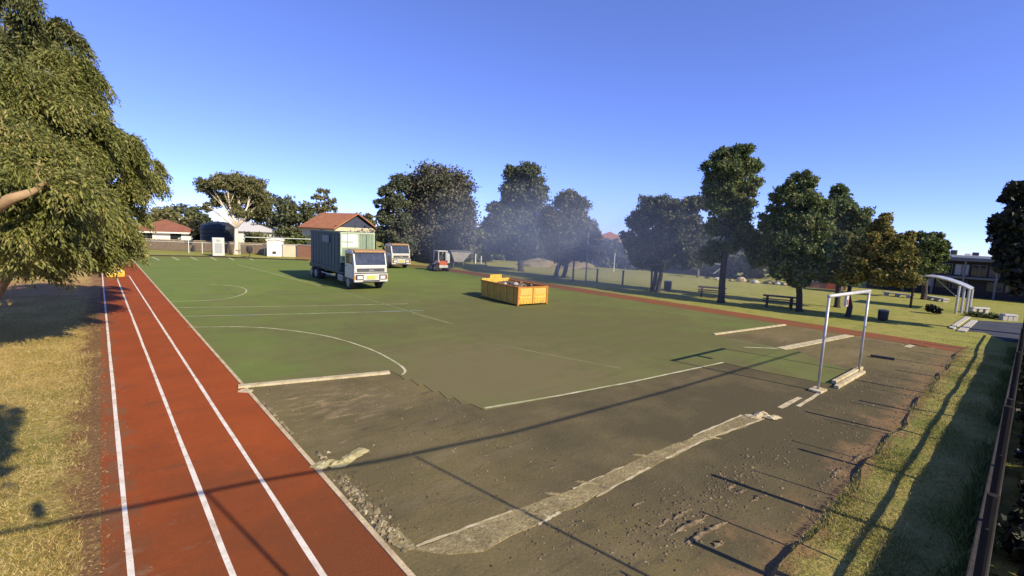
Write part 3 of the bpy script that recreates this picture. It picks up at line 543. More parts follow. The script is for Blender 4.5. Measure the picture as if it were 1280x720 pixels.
tree('row_tree', 'yellow-brown autumn tree with leaning trunk behind the goal frame', gp(1060, 396)[:2], [(1104, 280, 10, 12), (1100, 296, 16, 14), (1120, 304, 16, 14), (1134, 298, 8, 10), (1084, 312, 18, 14), (1108, 320, 20, 14), (1132, 324, 16, 16), (1074, 334, 20, 12), (1098, 342, 22, 12), (1124, 346, 20, 12), (1060, 342, 14, 10)], 52000, (.18, .1), L_aut, B_dark, trunk_r=.14, fork=.36, seed=55, D=32.5, clump=.32, nclump=34, group='trees in a row along the field', lean=(.5, .2))
tree('school_tree', 'round fresh-green tree at the left end of the school building', at(1158, 350, 52)[:2], [(1152, 304, 16, 14), (1168, 304, 14, 14), (1178, 312, 9, 10), (1148, 324, 20, 16), (1166, 330, 14, 14)], 16000, (.24, .13), L_grn, B_dark, trunk_r=.2, seed=56, D=52, clump=.3, nclump=24)
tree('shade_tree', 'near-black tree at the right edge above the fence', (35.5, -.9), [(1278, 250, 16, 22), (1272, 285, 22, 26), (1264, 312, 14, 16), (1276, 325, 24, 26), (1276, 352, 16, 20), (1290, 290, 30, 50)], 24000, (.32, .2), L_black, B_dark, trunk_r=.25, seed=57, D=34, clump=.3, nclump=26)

# ================================================================== VEHICLES
M_white = mat('white_paint', (0.6, 0.585, 0.54), (0.47, 0.45, 0.4), scale=2.5, rough=.35, spec=.5, fine=.04, coat=.3)
M_black = mat('black_plastic', (0.025, 0.025, 0.027), (0.045, 0.043, 0.042), scale=6, rough=.6)
M_tyre = mat('tyre_rubber', (0.03, 0.029, 0.028), (0.055, 0.05, 0.045), scale=8, rough=.9)
M_steel = mat('steel', (0.3, 0.3, 0.3), (0.2, 0.19, 0.18), scale=5, rough=.5, metal=.6)
M_glass = glassmat('dark_glass')
M_wind = mat('windscreen_glass', (0.12, 0.135, 0.15), (0.06, 0.07, 0.08), scale=3, rough=.08, metal=.55, spec=.8)
M_cgreen = mat('container_green', (0.045, 0.07, 0.065), (0.034, 0.052, 0.05), scale=1.2, rough=.6, fine=.1)
M_cpale = mat('pale_green_frame', (0.42, 0.5, 0.34), (0.33, 0.4, 0.27), scale=3, rough=.6)
M_cgrn2 = mat('door_panel_green', (0.2, 0.28, 0.2), (0.16, 0.22, 0.16), scale=3, rough=.6)
M_cream = mat('sheet_white', (0.7, 0.72, 0.66), (0.55, 0.58, 0.5), scale=4, rough=.7)
M_plate = mat('number_plate', (0.5, 0.5, 0.12), (0.42, 0.45, 0.1), scale=10, rough=.5)
M_tan = mat('roof_tan', (0.42, 0.25, 0.11), (0.34, 0.2, 0.09), scale=3, rough=.6)
M_lamp = mat('lamp_glass', (0.75, 0.75, 0.72), (0.55, 0.55, 0.55), scale=12, rough=.12, spec=.8)
M_amber = mat('amber_lens', (0.7, 0.28, 0.03), (0.6, 0.22, 0.02), scale=12, rough=.2)
M_orange = mat('loader_orange', (0.55, 0.12, 0.045), (0.45, 0.1, 0.04), scale=2, rough=.45, fine=.08)
def wheel(parent, x, y, r, w, dual=False):
    s = 1 if x > 0 else -1
    t = MB().lathe([(r*.62, -w/2), (r*.93, -w/2), (r, -w*.34), (r, w*.34), (r*.93, w/2), (r*.62, w/2)], 22, 'x', (x, y, r)).build('wheel', M_tyre, parent, smooth=False)
    MB().lathe([(r*.2, 0), (r*.6, -.01), (r*.62, -w*.3), (r*.3, -w*.3)][::-1], 18, 'x', (x+s*w*.42, y, r)).build('rim', M_steel, t)
    return t
def cab(t, w, hw, y0, z0, z1, length):
    """forward-control cab, nose at -y; side profile swept across the width"""
    h = z1-z0; y1 = y0+length
    prof = [(y0+.06, z0), (y0, z0+.25*h), (y0+.02, z0+.48*h), (y0+.26, z1-.16), (y0+.4, z1), (y1-.1, z1), (y1, z1-.1), (y1, z0)]
    MB().prism(prof, -hw, hw, 'x').build('cab_body', M_white, t, bevel=.05)
    # windscreen lies on the sloping front
    a, b = Vector((y0+.02, z0+.48*h)), Vector((y0+.26, z1-.16)); d = (b-a).normalized(); nn = Vector((-d.y, d.x)) if d.x > 0 else Vector((d.y, -d.x)); nn = Vector((-abs(d.y), abs(d.x)*.6)).normalized()
    p0, p1 = a+d*.05, b-d*.03
    g = MB().prism([tuple(p0+nn*.004), tuple(p0+nn*.03), tuple(p1+nn*.03), tuple(p1+nn*.004)], -hw+.1, hw-.1, 'x').build('windscreen', M_wind, t)
    for sx in (-.35, .3):
        MB().tube([(sx*hw, p0.x+nn.x*.05, p0.y+.02), (sx*hw+.4, p0.lerp(p1, .35).x+nn.x*.05, p0.lerp(p1, .35).y)], .012, 5).build('wiper', M_black, g)
    MB().prism([(y0+.2, z1-.12), (y0+.1, z1-.10), (y0+.1, z1-.02), (y0+.35, z1+.04), (y1-.3, z1+.05), (y1-.3, z1-.02)], -hw+.06, hw-.06, 'x').build('roof_visor', M_tan, t, bevel=.01)
    gr = MB().box(-hw+.18, hw-.18, y0-.02, y0+.03, z0+.265*h, z0+.385*h).build('grille', M_black, t, bevel=.008)
    for k in range(3): MB().box(-hw+.22, hw-.22, y0-.035, y0-.018, z0+.275*h+k*.03*h, z0+.285*h+k*.03*h).build('slat', M_steel, gr)
    MB().box(-.16, .16, y0-.05, y0-.022, z0+.28*h, z0+.35*h).build('badge', M_steel, t)
    MB().box(-hw+.03, hw-.03, y0-.008, y0+.05, z0+.2*h, z0+.235*h).build('panel_gap', M_black, t)
    bp = MB().box(-hw-.02, hw+.02, y0-.09, y0+.12, z0-.16, z0+.2*h).build('bumper', M_white, t, bevel=.03)
    MB().box(-.26, .26, y0-.11, y0-.085, z0+.02, z0+.13*h).build('number_plate', M_plate, bp)
    MB().box(-.55, .55, y0-.1, y0-.085, z0-.13, z0-.05).build('air_intake', M_black, bp)
    for s in (-1, 1):
        hb = MB().box(*sorted((s*(hw-.56), s*(hw-.06))), y0-.105, y0-.08, z0-.02, z0+.17*h).build('headlight_bezel', M_black, bp, bevel=.01)
        MB().box(*sorted((s*(hw-.5), s*(hw-.16))), y0-.13, y0-.104, z0+.03, z0+.13*h).build('headlight', M_lamp, hb, bevel=.012)
        MB().box(*sorted((s*(hw-.1), s*(hw+.03))), y0-.1, y0-.02, z0+.04, z0+.12*h).build('indicator', M_amber, bp)
        dr = MB().prism([(y0+.32, z0+.08), (y0+.2, z0+.5*h), (y0+.44, z1-.14), (y1-.22, z1-.14), (y1-.22, z0+.08)], *sorted((s*(hw+.002), s*(hw+.022))), 'x').build('door', M_white, t, bevel=.008)
        MB().prism([(y0+.29, z0+.53*h), (y0+.49, z1-.2), (y1-.3, z1-.2), (y1-.3, z0+.53*h)], *sorted((s*(hw+.02), s*(hw+.032))), 'x').build('window', M_glass, dr)
        MB().box(*sorted((s*(hw+.02), s*(hw+.05))), y1-.42, y1-.28, z0+.42*h, z0+.45*h).build('handle', M_black, dr)
        m = MB(); m.tube([(s*hw, y0+.3, z1-.2), (s*(hw+.2), y0+.12, z1-.24), (s*(hw+.2), y0+.1, z1-.8), (s*hw, y0+.2, z1-.9)], .016, 6)
        m.box(*sorted((s*(hw+.11), s*(hw+.29))), y0+.06, y0+.12, z1-.72, z1-.3); m.build('mirror', M_black, t)
        MB().box(*sorted((s*(hw-.5), s*(hw+.0))), y0+.3, y1-.05, z0-.3, z0-.002).build('step', M_black, t)
def truck(name, label, loc, rz, w, zc0, zc1, clen):
    t = thing(name, label, 'truck', loc, rz); hw = w/2
    cab(t, w, hw, 0, zc0, zc1, clen); return t, hw
tk, hw = truck('container_truck', 'white cab-over truck carrying a dark green container on the court', (12.75, 27.9, 0), R(-3), 2.15, .72, 2.52, 1.75)
MB().box(-.42, -.3, .9, 9.6, .62, .84).build('chassis_rail', M_black, tk); MB().box(.3, .42, .9, 9.6, .62, .84).build('chassis_rail', M_black, tk)
for y, xs in ((1.0, .92), (7.6, .9), (8.75, .9)):
    for s in (-1, 1): wheel(tk, s*xs, y, .45, .28 if y < 2 else .5)
    MB().tube([(-.9, y, .45), (.9, y, .45)], .07, 8).build('axle', M_black, tk)
for s in (-1, 1):
    MB().box(*sorted((s*.72, s*1.05)), 2.3, 3.3, .35, .8).build('fuel_tank', M_steel, tk, bevel=.06)
    MB().tube([(s*1.12, 3.6, .62), (s*1.12, 6.6, .62)], .035, 6).build('side_rail', M_white, tk)
    MB().prism([(6.9, .95), (7.1, 1.06), (9.3, 1.06), (9.5, .8)], *sorted((s*.62, s*1.14)), 'x').build('mudguard', M_black, tk)
MB().box(-1.1, 1.1, 2.0, 9.9, .86, 1.02).build('tray', M_cgreen, tk, bevel=.02)
MB().tube([(0, 1.95, 1.0), (0, 1.95, 1.5), (0, 2.0, 1.72)], [.12, .1, .08], 8).build('lift_arm', M_black, tk)
# container: walls with ribs, rim, and a pale framed front wall of two leaves
cw, c0, c1, z0, z1 = 1.16, 2.35, 9.2, 1.06, 3.62
ct = MB().box(-cw, -cw+.05, c0, c1, z0, z1).box(cw-.05, cw, c0, c1, z0, z1).box(-cw+.05, cw-.05, c1-.05, c1, z0, z1).box(-cw+.05, cw-.05, c0+.05, c1-.05, z0, z0+.05).build('container', M_cgreen, tk)
for k in range(9):
    y = c0+.4+k*.72
    for s in (-1, 1): MB().box(*sorted((s*cw, s*(cw+.022))), y, y+.1, z0+.12, z1-.14).build('rib', M_cgreen, ct, bevel=.02)
for s in (-1, 1): MB().box(*sorted((s*(cw-.03), s*(cw+.06))), c0, c1, z1-.12, z1+.0).box(*sorted((s*(cw-.03), s*(cw+.06))), c0, c1, z0, z0+.12).build('rail', M_cgreen, ct)
MB().box(-cw-.075, -cw-.052, 4.5, 6.1, z1-.78, z1-.28).build('side_plate', mat('side_plate', (0.09, 0.14, 0.15), (0.07, 0.11, 0.12), rough=.5), ct)
fr = MB()
fr.box(-cw, cw, c0-.04, c0+.05, z1-.1, z1+.01).box(-cw, -cw+.1, c0-.04, c0+.05, z0+.55, z1-.1).box(cw-.1, cw, c0-.04, c0+.05, z0+.55, z1-.1).box(-cw+.1, cw-.1, c0-.04, c0+.05, z0+.55, z0+.65).box(.0, .09, c0-.04, c0+.05, z0+.65, z1-.1)
fr.build('front_frame', M_cpale, ct, bevel=.01)
for (xa, xb, za, zb, m) in ((-cw+.1, 0, z0+1.62, z1-.1, M_cream), (-cw+.1, 0, z0+.65, z0+1.5, M_cgrn2), (.09, .58, z0+.65, z1-.1, M_cgrn2), (.62, cw-.1, z0+.65, z1-.1, M_cgrn2)):
    MB().box(xa, xb, c0, c0+.03, za, zb).build('panel', m, ct)
MB().box(-cw+.1, 0, c0-.02, c0+.04, z0+1.5, z0+1.62).build('panel_rail', M_cpale, ct); MB().box(-.72, -.68, c0-.02, c0+.0, z0+1.62, z1-.1).build('panel_rail', M_cgrn2, ct); MB().box(-cw+.1, -.3, c0-.02, c0, z0+1.9, z0+1.95).build('panel_rail', M_cgrn2, ct)
for k in range(9): MB().box(.12+k*.105, .14+k*.105, c0-.03, c0-.004, z0+.66, z1-.11).build('bar', M_cpale, ct)

t2, hw2 = truck('tipper_truck', 'small white tipper truck parked beyond the container truck', (22.45, 42.2, 0), R(-2), 2.0, .62, 2.45, 1.6)
for y, xs in ((.9, .85), (4.6, .8)):
    for s in (-1, 1): wheel(t2, s*xs, y, .4, .25 if y < 2 else .42)
MB().box(-.4, .4, .9, 5.6, .55, .75).build('chassis_rail', M_black, t2)
MB().box(-1.0, 1.0, 1.9, 5.8, .85, .95).box(-1.0, -.95, 1.9, 5.8, .95, 1.5).box(.95, 1.0, 1.9, 5.8, .95, 1.5).box(-.95, .95, 5.75, 5.8, .95, 1.5).box(-.95, .95, 1.9, 1.95, .95, 1.95).build('tipper_tray', M_steel, t2, bevel=.01)
# compact loader
ld = thing('compact_loader', 'small orange and white loader with open cab frame beyond the tipper', 'loader', (24.95, 38.9, 0), R(-8))
MB().prism([(-.75, .35), (-.8, .85), (-.5, 1.05), (.6, 1.05), (.75, .7), (.75, .35)], -.42, .42, 'x').build('body', M_orange, ld, bevel=.05)
MB().box(-.46, .46, -.85, -.72, .4, .66).build('rear_panel', M_white, ld, bevel=.02)
for s in (-1, 1):
    for y in (-.42, .45): wheel(ld, s*.6, y, .33, .24)
    MB().tube([(s*.42, -.5, 1.0), (s*.47, -.62, 1.98), (s*.47, .4, 2.0), (s*.42, .62, 1.0)], .05, 7).build('cab_post', M_white, ld)
    MB().prism([(-.8, .95), (-.75, 1.2), (.6, .75), (1.2, .35), (1.15, .25), (.5, .62)], *sorted((s*.44, s*.52)), 'x').build('lift_arm', M_white, ld)
MB().box(-.52, .52, -.68, .46, 1.96, 2.06).build('cab_roof', M_white, ld, bevel=.02); MB().box(-.26, .26, -.1, .35, 1.04, 1.2).box(-.26, .26, -.18, -.08, 1.1, 1.7).build('seat', M_black, ld, bevel=.03)
MB().prism([(1.15, .1), (1.25, .55), (1.2, .6), (1.1, .12), (1.75, .08), (1.75, .05)], -.7, .7, 'x').build('bucket', M_steel, ld)
# sloping skip under the trees
hp = thing('skip_hopper', 'pale grey sloping-sided skip hopper in the shade right of the loader', 'skip', (29.0, 41.4, 0), R(-32))
MB().prism([(-1.0, 1.9), (-.55, .75), (.35, .75), (1.35, 1.9)], -.7, .7, 'y').build('body', mat('hopper_grey', (0.4, 0.38, 0.32), (0.3, 0.28, 0.24), scale=2, rough=.7, fine=.1), hp, bevel=.02)
MB().box(-1.06, 1.4, -.76, .76, 1.84, 1.94).build('rim', M_steel, hp); MB().box(-1.5, -1.05, -.5, .5, .55, 1.7).build('engine_box', M_cream, hp, bevel=.04)
for sx in (-.7, .5):
    for s in (-.6, .6): MB().tube([(sx, s, 0), (sx*.8, s*.8, .78)], .05, 6).build('leg', M_steel, hp)
for i, (x, y, hgt, c, lab) in enumerate(((601, 331, 1.1, M_white, 'left white marker post under the trees'), (607, 332, .9, M_orange, 'short orange-topped marker post between the white ones'), (594, 330, 1.3, M_cream, 'tall pale marker post farthest left under the trees'))):
    p = gp(x, y); t = thing('marker_post', lab, 'post', (p.x, p.y, 0), 0, 'marker posts under the trees')
    MB().box(-.06, .06, -.06, .06, 0, hgt).build('post', c, t, bevel=.01); MB().box(-.2, .2, -.2, .2, 0, .05).build('foot', M_black, t)

# ---- yellow skip bin on the court
M_yel = mat('bin_yellow', (0.64, 0.42, 0.06), (0.48, 0.3, 0.055), scale=2.6, rough=.6, fine=.2, bscale=10)
M_rust = mat('bin_frame_orange', (0.5, 0.2, 0.03), (0.38, 0.15, 0.03), scale=4, rough=.6)
bn = thing('skip_bin', 'yellow steel skip bin heaped with rubble on the court', 'skip bin', (18.15, 18.6, 0), R(-6))
bw, bl, bh = 1.03, 3.9, 1.06
MB().box(-bw, -bw+.04, 0.06, bl, .08, bh).box(bw-.04, bw, .06, bl, .08, bh).box(-bw+.04, bw-.04, .06, bl-.05, .08, .12).build('side_wall', mat('bin_side_yellow', (0.5, 0.3, 0.05), (0.4, 0.24, 0.05), scale=2.0, rough=.6, fine=.12), bn)
MB().prism([(-bw, .08), (bw, .08), (bw, bh+.12), (.45, bh+.12), (.42, bh+.34), (-.42, bh+.34), (-.45, bh+.12), (-bw, bh+.12)], bl-.05, bl, 'y').build('end_wall', M_yel, bn)
for k in range(5):
    y = .45+k*.68
    for s in (-1, 1): MB().box(*sorted((s*bw, s*(bw+.05))), y, y+.09, .1, bh-.06).build('rib', M_yel, bn)
for s in (-1, 1):
    MB().box(*sorted((s*(bw-.05), s*(bw+.06))), 0, bl, bh-.05, bh+.03).build('top_rail', M_rust, bn)
    dr = MB().box(*sorted((s*.03, s*(bw-.02))), 0, .05, .12, bh-.02).build('door', M_yel, bn)
    MB().box(*sorted((s*.12, s*(bw-.12))), -.03, 0, .6, bh-.1).build('panel', mat('bin_panel', (0.7, 0.42, 0.12), (0.6, 0.34, 0.07), scale=5, rough=.5), dr, bevel=.012)
    MB().box(*sorted((s*.1, s*(bw-.1))), -.035, 0, .42, .5).build('panel_rail', mat('bin_highlight', (0.75, 0.5, 0.12), (0.65, 0.4, 0.08), scale=5, rough=.45), dr, bevel=.012)
    for k in range(4): MB().box(*sorted((s*(.12+k*.21), s*(.24+k*.21))), -.025, 0, .17, .33).build('panel', M_yel, dr, bevel=.01)
    MB().box(*sorted((s*(bw-.06), s*(bw+.05))), -.04, .08, .04, bh+.02).build('corner_post', M_rust, bn, bevel=.01)
    MB().tube([(s*.5, .3, .05), (s*.5, bl-.2, .05)], .05, 6).build('skid', M_black, bn)
MB().box(-.028, .028, -.03, .05, .1, bh-.02).build('door_seam', M_rust, bn); MB().box(-bw, bw, -.03, .06, bh-.03, bh+.025).build('door_rail', M_rust, bn)
# its load
g = np.random.default_rng(4); nxx, nyy = 12, 22; V = []; F = []
for i in range(nxx+1):
    for j in range(nyy+1):
        u_, v_ = i/nxx, j/nyy; V.append((-.97+1.94*u_, .1+3.65*v_, .75+.38*math.sin(math.pi*u_)*math.sin(math.pi*v_)**.5+g.normal(0, .05)))
for i in range(nxx):
    for j in range(nyy): a = i*(nyy+1)+j; F.append((a, a+nyy+1, a+nyy+2, a+1))
heap = MB(); heap.add(V, F); hpo = heap.build('rubble_heap', mat('rubble', (0.17, 0.12, 0.085), (0.09, 0.07, 0.055), scale=4, bump=.05, bscale=14, fine=.3)); hpo.location = bn.location; hpo.rotation_euler = bn.rotation_euler
tag(hpo, 'heap of brown rubble and old turf filling the yellow skip bin', 'rubble', kind='stuff')
for i, (x, y, z, s, m, lab) in enumerate(((.1, .4, 1.07, .14, M_black, 'dark lump of rubble at the front rim of the bin load'), (.25, .55, 1.08, .11, M_conc, 'pale concrete chunk at the front of the bin load'), (-.35, 1.2, 1.1, .15, M_conc, 'larger pale concrete chunk near the middle left of the bin load'), (.3, 1.6, 1.12, .12, M_ridge, 'brown soil lump on the crest of the bin load'), (-.5, 2.1, 1.02, .12, M_conc, 'pale chunk at the back left of the bin load'))):
    q = MB(); q.lathe([(s*.5, -s*.5), (s, -s*.2), (s*.9, s*.3), (s*.4, s*.6)], 7); q.v = [(a*rr.uniform(.7, 1.3), b*rr.uniform(.7, 1.3), c*rr.uniform(.8, 1.2)) for a, b, c in q.v]
    o = q.build('rubble_chunk', m); w_ = Matrix.Rotation(R(-6), 3, 'Z') @ Vector((x, y, z)); o.location = Vector((18.15, 18.6, 0))+w_; tag(o, lab, 'rubble', 'chunks on the skip bin load')

# ================================================================== GOAL FRAME AND LOOSE THINGS
M_pole = mat('galvanised', (0.55, 0.54, 0.52), (0.36, 0.35, 0.34), scale=4, rough=.45, metal=.35, stretch=(1, 1, .5))
gA, gB = gp(1022, 489), gp(1073, 466); d = (gB-gA); goal = thing('goal_frame', 'tall white goal frame of thin steel pipe standing on the bare pad', 'goal', (gA.x, gA.y, 0), math.atan2(d.y, d.x)); gl = d.length; gh = 2.66
MB().tube([(0, 0, .06), (0, 0, gh)], .036, 10).build('post', M_pole, goal, smooth=True); MB().tube([(gl, 0, .03), (gl, 0, gh)], .036, 10).build('post', M_pole, goal, smooth=True)
MB().tube([(-.035, 0, gh+.02), (gl+.035, 0, gh+.02)], .05, 10).build('crossbar', M_white, goal, smooth=True)
hk = MB().box(gl*.41-.09, gl*.41+.09, -.03, .03, gh-.34, gh-.03).build('tag_board', M_white, goal); MB().box(gl*.41-.06, gl*.41+.02, -.045, -.031, gh-.3, gh-.14).build('red_mark', mat('sign_red', (0.5, 0.06, 0.04), rough=.6), hk)
MB().box(-.24, .24, -.16, .16, .005, .07).build('base_plate', M_tape, goal, bevel=.015)
def beam(name, label, a, b, w, h, z, m, cat):
    A, B = gp(*a), gp(*b); dd = B-A; t = MB().box(0, dd.length, -w/2, w/2, 0, h).build(name, m, bevel=.012); t.location = (A.x, A.y, z); t.rotation_euler = (0, 0, math.atan2(dd.y, dd.x)); return tag(t, label, cat)
beam('timber_beam', 'cream timber beam along the turf edge at the right goal post foot', (1042, 481), (1076, 462.5), .12, .1, .028, M_tape, 'beam')
beam('timber_beam', 'front cream timber beam lying below its twin by the right goal post', (1045, 486), (1079, 466.5), .12, .09, .004, M_tape, 'beam')
beam('timber_beam', 'short loose plank coloured black with its shadow on the pad right of the goal', (1088, 446), (1118, 450.5), .12, .09, .004, M_black, 'beam')  # plank's dark shadow is put into its black colour
def scrap(name, label, px, w, hump, m):
    P = [gp(*p) for p in px]; mb = MB(); o = []; n = 6
    for i in range((len(P)-1)*n+1):
        k, t = divmod(i, n); k = min(k, len(P)-2); t = (i-k*n)/n; p = P[k].lerp(P[k+1], t); d = (P[k+1]-P[k]).normalized(); nn = Vector((-d.y, d.x, 0)); h = .02+hump*abs(math.sin(i*1.1))*math.sin(math.pi*i/((len(P)-1)*n))
        o.append([(p+nn*w*e*rr.uniform(.85, 1.1)).to_tuple()[:2]+(h*(1-.7*abs(e*2))+.012,) for e in (-.5, -.25, 0, .25, .5)])
    vs_ = [v for row in o for v in row]; fs = [(i*5+j, i*5+j+1, (i+1)*5+j+1, (i+1)*5+j) for i in range(len(o)-1) for j in range(4)]
    mb.add(vs_, fs); ob = mb.build(name, m); sm = ob.modifiers.new('thickness', 'SOLIDIFY'); sm.thickness = .015; return tag(ob, label, 'turf scrap')
sc1 = scrap('turf_scrap', 'crumpled cream strip of turf lying beside the track edge', [(394, 587), (408, 579), (424, 583), (436, 574), (455, 562)], .24, .05, M_back)
scrap('turf_scrap', 'curled pale turf end beyond the far end of the sand strip', [(934, 519), (944, 524), (952, 517), (962, 524), (972, 521)], .2, .06, M_tape)
# yellow equipment on the far lanes
M_yp = mat('yellow_plastic', (0.75, 0.5, 0.06), (0.65, 0.42, 0.05), scale=4, rough=.5)
for i, (x, y, s, lab) in enumerate(((138, 346, .42, 'left yellow plastic barrier block on the far end of the track'), (148.5, 345.5, .58, 'larger right yellow barrier block on the far end of the track'))):
    p = gp(x, y); t = thing('barrier_block', lab, 'barrier', (p.x, p.y, 0), R(-8), 'yellow barriers on the track')
    MB().prism([(-.18, 0), (-.18, .12), (-.09, .22), (-.07, s), (.07, s), (.09, .22), (.18, .12), (.18, 0)], -s*.55, s*.55, 'x').build('body', M_yp, t, bevel=.02)
    MB().box(-s*.3, s*.3, -.085, -.07, s*.55, s*.75).build('reflector', M_cream, t)

# ================================================================== FENCES, POLES, FURNITURE
M_post = mat('fence_dark', (0.028, 0.025, 0.022), (0.02, 0.018, 0.016), scale=5, rough=.85, spec=.1)
M_base = mat('plinth_dark', (0.05, 0.042, 0.034), (0.03, 0.026, 0.022), scale=2, bump=.02, bscale=12, rough=.9)
fe = thing('boundary_fence', 'dark steel boundary fence on a low plinth along the right edge', 'fence', (0, .17, 0))
MB().box(2.5, 33, -.22, -.06, 0, .62).build('plinth', M_base, fe, bevel=.015)
MB().box(2.5, 33, -.18, -.14, .80, .845).build('rail', M_post, fe)
for k in range(13):
    x = 3.6+k*2.35+(.25 if k % 3 == 1 else 0); hgt = 2.15 if k % 2 == 0 else 1.75
    MB().tube([(x, -.16, .6), (x, -.16, hgt)], .045, 8).build('post', M_post, fe)
for k in range(60):
    x = 3.0+k*.5; MB().box(x, x+.03, -.17, -.15, .88, 1.9).build('picket', M_post, fe) if k < 40 and k % 4 == 0 else None
hd = thing('dark_hedge', 'low dark hedge just behind the boundary fence at the right edge', 'hedge', (0, 0, 0))
mb = MB()
for k in range(16): mb.tube([(4.5+k*1.7, -.55, -.02), (4.55+k*1.7, -.5, .3), (4.4+k*1.7, -.55, .55)], [.03, .025, .01], 6)
mb.build('stem', B_dark, hd)
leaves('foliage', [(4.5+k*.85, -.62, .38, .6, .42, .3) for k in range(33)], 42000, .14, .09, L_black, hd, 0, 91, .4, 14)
n = 9000; X = 4+rng.uniform(0, 1, n)**1.3*24; Y = .12+np.abs(rng.normal(0, .1, n)); P = np.stack([X, Y, np.full(n, .1)], 1); P = P[np.sin(X*2.1)+np.sin(X*.7+1)+rng.normal(0, .6, n) > 0]
blades('fence_weeds', P, .2, .025, leafmat('weed', (0.07, 0.1, 0.025), (0.15, 0.19, 0.05), (0.2, 0.2, 0.08)), lean=.4, label='rank green weeds along the foot of the dark fence', cat='weeds')
# the tall pipe frame at the viewpoint whose thin shadow crosses track and pad
fr_ = thing('overhead_frame', 'tall thin pipe frame above the viewpoint that throws the long line of shadow', 'frame', (0, 0, 0))
zt = 5.5
def sh(px, py, z=5.5): p = gp(px, py); k = z/math.tan(SUN_EL); return Vector((p.x-SUN_DIR.x*k, p.y-SUN_DIR.y*k, z))
rail_pts = [sh(-60, 660), sh(150, 637), sh(320, 602), sh(480, 575), sh(640, 541), sh(830, 490), sh(1000, 440)]
rail_pts = [Vector((p.x, min(p.y, -.08), zt)) for p in rail_pts]
MB().tube(rail_pts, .03, 8).build('rail', M_post, fr_)
for px, py in ((257, 615), (520, 571)):
    p = sh(px, py); p.y = min(p.y, -.1); MB().tube([(p.x, p.y, 0), (p.x, p.y, zt)], .022, 8).build('post', M_post, fr_)
p = sh(52, 644); p.y = min(p.y, -.08); MB().lathe([(.03, 0), (.07, .06), (.07, .26), (.04, .32)], 12, 'z', (p.x, p.y, zt+.02)).build('floodlight', M_post, fr_)

# far paling fence with a mesh fence of white posts in front
M_pal = mat('paling', (0.25, 0.185, 0.125), (0.15, 0.115, 0.08), scale=5, stretch=(6, 6, .3), rough=.95, fine=.25, bscale=8)
A, B = gp(150, 310), gp(336, 318.5); A = Vector((1.2, 76.6, 0)); B = Vector((15.95, 65.4, 0)); dd = B-A; pf = thing('paling_fence', 'weathered brown timber paling fence at the far left end', 'fence', A, math.atan2(dd.y, dd.x)); Lf = dd.length
mb = MB(); k = 0; x = 0
while x < Lf:
    w = .12; h = 1.33+rr.uniform(-.03, .03); mb.box(x, x+w-.015, rr.uniform(-.006, .006)-.012, .012, .04, h); x += w
pl = mb.build('palings', M_pal, pf); pl['kind'] = 'stuff'
MB().box(0, Lf, -.04, .04, 1.35, 1.41).build('capping_rail', M_edge, pf); MB().box(0, Lf, .02, .07, .4, .48).build('rail', M_pal, pf)
mf = thing('mesh_fence', 'thin white-posted wire fence in front of the palings', 'fence', (0, 0, 0))
mA, mB = gp(165, 316.5), gp(340, 321); q = mA.lerp(mB, 0)
for x, hh in ((176, 1.3), (236, 1.75), (253, 1.35), (300, 1.3), (331, 1.3)):
    p = gp(x, 314.5+(x-176)*.03); MB().tube([(p.x, p.y, 0), (p.x, p.y, hh)], .045, 7).build('post', M_cream, mf)
p0, p1 = gp(176, 314.5), gp(331, 319.1); MB().tube([p0+Vector((0, 0, 1.3)), p1+Vector((0, 0, 1.3))], .025, 6).build('rail', M_cream, mf)
for k in range(1, 5): MB().tube([p0+Vector((0, 0, .26*k)), p1+Vector((0, 0, .26*k))], .006, 4).build('wire', M_steel, mf)
MB().tube([gp(236, 316.3)+Vector((0, 0, 1.75)), gp(236, 316.3)+Vector((-.5, 0, 1.85)), gp(236, 316.3)+Vector((-1.0, .1, 1.7))], .05, 6).build('lamp_arm', M_cream, mf)
struct(kerb_strip([(160, 319.6), (262, 321.2)], .15, M_base, 0, .12).build('court_kerb', M_base)); struct(kerb_strip([(262, 321.2), (385, 326)], .15, M_base, 0, .12).build('court_kerb', M_base))
# white cabinet
cb = thing('white_cabinet', 'upright white cabinet with grey panelled front at the far edge of the court', 'cabinet', gp(273.5, 320.5), R(-4))
MB().box(-.58, .58, 0, .8, .06, 2.1).build('body', M_white, cb, bevel=.03); MB().box(-.59, -.581, .02, .78, .08, 2.08).build('side_panel', M_black, cb)  # black sheet paints the shade on the cabinet's left side
M_gp = mat('cabinet_grey', (0.36, 0.38, 0.4), (0.28, 0.3, 0.33), scale=4, rough=.5)
for r_ in range(4):
    for c_ in range(2): MB().box(-.36+c_*.36, -.02+c_*.36, -.02, 0, .4+r_*.28, .64+r_*.28).build('panel', M_gp, cb, bevel=.01)
MB().box(-.2, .2, -.02, 0, 1.66, 1.9).build('emblem', M_gp, cb, bevel=.02); MB().box(-.62, .62, -.04, .84, 0, .06).build('base', M_base, cb)
# bin on a post
bp_ = thing('bin_post', 'round black bin on a short post in front of the far fence', 'bin', gp(312, 321.5)); MB().tube([(0, 0, 0), (0, 0, .7)], .04, 7).build('post', M_black, bp_); MB().lathe([(.2, .5), (.3, .6), (.34, 1.0), (.32, 1.2), (.22, 1.25)], 14).build('drum', M_black, bp_)
p = gp(242, 314.5); bp2 = thing('bollard', 'small dark bollard in front of the paling fence at far left', 'bollard', p); MB().lathe([(.14, 0), (.14, .7), (.11, .8), (.05, .84)], 10).build('post', M_black, bp2)
